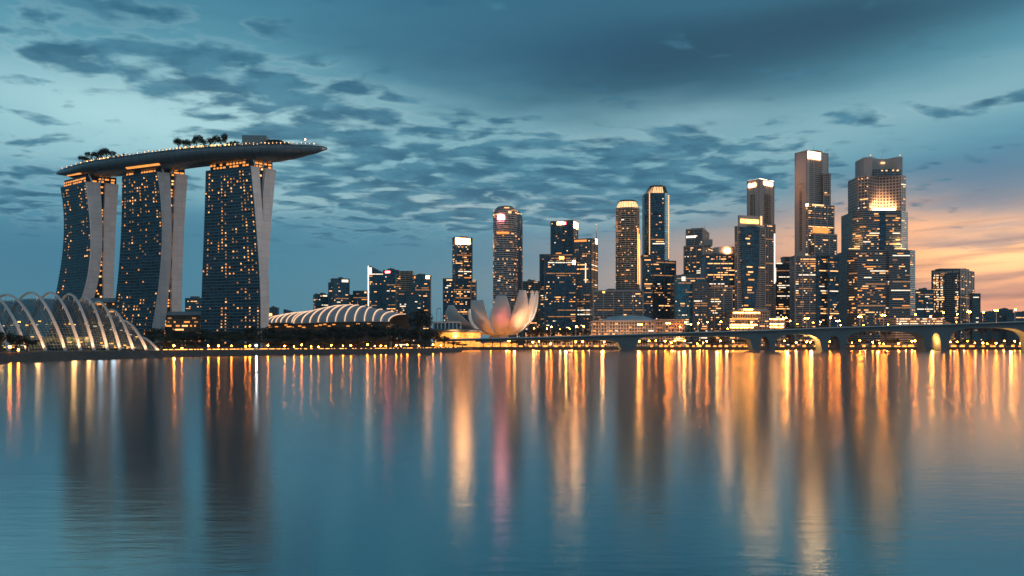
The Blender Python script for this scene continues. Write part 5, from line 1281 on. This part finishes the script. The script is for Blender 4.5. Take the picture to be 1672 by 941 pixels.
# ------------------------------------------------------------------ lamps along both waterfronts
def path_lamp(px, y, Yd, label, group, mat='lamp_small', r=.42, h=None):
    z = zat(y, Yd); z0 = GZ; o = thing('path_lamp', label, 'lamp', (xat(px, Yd), Yd, z0), group); x = xat(px, Yd)
    z = max(z, z0 + 1.2)
    mb = MB(); mb.tube([(x, Yd, z0), (x, Yd, z - r * .6)], .1, 5); mb.build('post', MATS['dark_metal'], o)
    mb = MB(); mb.ball((x, Yd, z), r, n=8, m=5); mb.build('globe', MATS[mat], o)
k = 0
bank = [(16, 566.5, 1), (30, 573, .6), (284, 564.5, 1.1), (297, 569, .5), (340, 565, .8), (357, 565, .7), (378, 565, .6), (401, 566, .5), (408, 565, .7), (418.5, 564.3, 0), (437.5, 564.3, .8), (465, 565.2, .7), (480, 566, .5), (492.5, 563.3, 1.1), (508, 566, .4), (520, 566.5, .5), (541, 564, .8), (560, 565, .5), (573, 564.4, .7), (600, 563.2, 1.2), (612, 565, .6), (622, 565, .7), (630, 565.3, .6), (647, 564.5, .9), (655, 565, .5), (665, 563.4, 1), (684, 565, .7), (707.3, 563, 1), (720, 564, .6)]
for px, y, s_ in bank:
    k += 1; by_ = float(np.interp(px, [0, 60, 265, 440, 600, 740], [591, 589, 583, 580, 578.3, 575])); Yd = CH * F / (by_ - HY) + 7
    path_lamp(px, y, Yd, (f"path lamp {wh(px)}, {ordw(k)} from the glasshouse end" if s_ else 'brightest white lamp on the wooded bank, at the foot of the largest hotel tower'), 'path lamps on the wooded bank', 'lamp_small' if s_ else 'lamp_white', .3 + .26 * s_ if s_ else .5)
mb = MB(); rg = random.Random(8)
for px in np.arange(268, 745, 2.3):
    if rg.random() < .62:
        by_ = float(np.interp(px, [0, 60, 265, 440, 600, 740], [591, 589, 583, 580, 578.3, 575])); Yd = CH * F / (by_ - HY) + 3
        mb.box((xat(px, Yd), Yd, GZ + .5), (rg.uniform(.4, 1.2), .3, .28), 0)
rail = thing('path_railing', 'long low railing with small warm step lights along the wooded bank', 'railing', (xat(500, 650), 650, GZ))
tag(mb.build('step_lights', MATS['gold_strip'], rail), kind='stuff')
mb = MB(); q = []
for px in np.arange(262, 748, 6): 
    by_ = float(np.interp(px, [0, 60, 265, 440, 600, 740], [591, 589, 583, 580, 578.3, 575])); Yd = CH * F / (by_ - HY) + 3.6; q.append(Vector((xat(px, Yd), Yd, GZ)))
for a, b in zip(q, q[1:]):
    for h in (.6, 1.1): mb.tube([a + Vector((0, 0, h)), b + Vector((0, 0, h))], .05, 4, cap=False)
    mb.tube([a, a + Vector((0, 0, 1.1))], .05, 4)
mb.build('rails', MATS['dark_metal'], rail)
mb = MB(); rg = random.Random(18)
for px, y, n_ in [(560, 549, 26), (600, 550, 30), (615, 549, 20), (655, 537, 8), (665, 539, 6), (610, 552, 12), (690, 520, 3), (672, 533, 6)]:
    pass
k = 0
rg = random.Random(9)
plx = [776, 801.5, 830, 832, 870, 880, 899, 940, 951.5, 986.5, 1010, 1044, 1060, 1071, 1086, 1096, 1102, 1118, 1138.6, 1148, 1154, 1176.4, 1197, 1222, 1240, 1281, 1300, 1317, 1323, 1337, 1355, 1370, 1391, 1404, 1425, 1436, 1443, 1467, 1489, 1494, 1518.5, 1540, 1552, 1563, 1580, 1592, 1605, 1612, 1626.5, 1640, 1657, 1666]
for px in plx:
    k += 1; Yd = 1198 + rg.uniform(-2, 8); y = rg.uniform(556.5, 562)
    path_lamp(px, y, Yd, f"golden promenade lamp {side_of(px)}, {ordw(k)} from the lotus end", 'promenade lamps beneath the bridge', 'lamp_small', rg.uniform(.7, 1.15))
# small lit stalls on the promenade
k = 0
for px in list(np.arange(784, 1000, 13.5)) + list(np.arange(1066, 1236, 11)) + list(np.arange(1276, 1500, 19)) + list(np.arange(1440, 1508, 13)) + list(np.arange(1556, 1690, 16)):
    k += 1; px += rg.uniform(-3, 3); Yd = 1204 + rg.uniform(0, 12); w_ = rg.uniform(2.5, 6); h_ = rg.uniform(1.6, 2.6)
    o = thing('waterfront_stall', f"small glowing stall {side_of(px)}, {ordw(k)} from the lotus end", 'stall', (xat(px, Yd), Yd, GZ), 'lit stalls on the promenade')
    x = xat(px, Yd)
    mb = MB(); mb.box((x, Yd + 1.5, GZ + h_ / 2), (w_, 3, h_)); mb.build('lit_front', MATS['stall_glow'], o)
    mb = MB(); mb.prism([(x - w_ * .6, Yd - 1.2), (x + w_ * .6, Yd - 1.2), (x + w_ * .6, Yd + 3.4), (x - w_ * .6, Yd + 3.4)], GZ + h_, GZ + h_ + .9, top=[(x - w_ * .4, Yd), (x + w_ * .4, Yd), (x + w_ * .4, Yd + 2), (x - w_ * .4, Yd + 2)]); mb.build('awning', MATS['roof_grey'], o)
    if k % 4 == 0: lamp('POINT', (x, Yd - 4, 8), 5000, (1, .5, .16), 1)
# street glow among the towers behind the bridge: the street lamps of the far bank
k = 0
for px, y in [(872, 536), (893, 537), (915, 538), (930, 537), (962, 545), (1110, 534), (1128, 530), (1188, 537), (1290, 524), (1302, 529), (1328, 527), (1340, 526), (1373, 531), (1410, 531), (1450, 530), (1470, 529), (1562, 526), (1596, 528)]:
    k += 1; Yd = 1296
    path_lamp(px, y, Yd, f"street lamp behind the deck {side_of(px)}, {ordw(k)} from the lotus end", 'street lamps behind the bridge', 'lamp_small', .8)
    lamp('POINT', (xat(px, Yd), Yd + 6, 16), 9000, (1, .55, .22), 1.5)
# crowd of parapet fittings: low shops seen over the deck between the museum and the domed hall
shop = thing('shop_row', 'row of low warm lit shops seen over the bridge beside the lotus museum', 'shops', (xat(920, 1290), 1320, GZ), 'low buildings behind the bridge')
mb = MB(); mb.prism([(xat(858, 1320), 1320), (xat(966, 1320), 1320), (xat(966, 1320), 1335), (xat(858, 1320), 1335)], GZ, zat(543, 1320)); mb.build('shop_body', MATS['arcade'], shop)
mb = MB()
for px in np.arange(859, 965, 2.6):
    if rg.random() < .6: mb.box((xat(px, 1319.5), 1319.5, zat(rg.uniform(544.5, 549), 1320)), (rg.uniform(1, 3), .8, rg.uniform(.8, 1.6)))
tag(mb.build('shop_lights', MATS['window_warm'], shop), kind='stuff')

# ------------------------------------------------------------------ evening air
hz = bpy.data.materials.new('evening_air'); hz.use_nodes = True; t = hz.node_tree; t.nodes.remove(t.nodes['Principled BSDF'])
pv = t.nodes.new('ShaderNodeVolumePrincipled'); pv.inputs['Color'].default_value = (.72, .86, .92, 1); pv.inputs['Density'].default_value = HAZE_D; pv.inputs['Anisotropy'].default_value = .2
t.links.new(pv.outputs[0], t.nodes['Material Output'].inputs['Volume'])
if HAZE_D > 0:
    mb = MB(); mb.prism([(-5400, -900), (5400, -900), (5400, 5500), (-5400, 5500)], -3, 330)
    tag(mb.build('haze', hz, loc=(0, 0, -3)), kind='stuff')
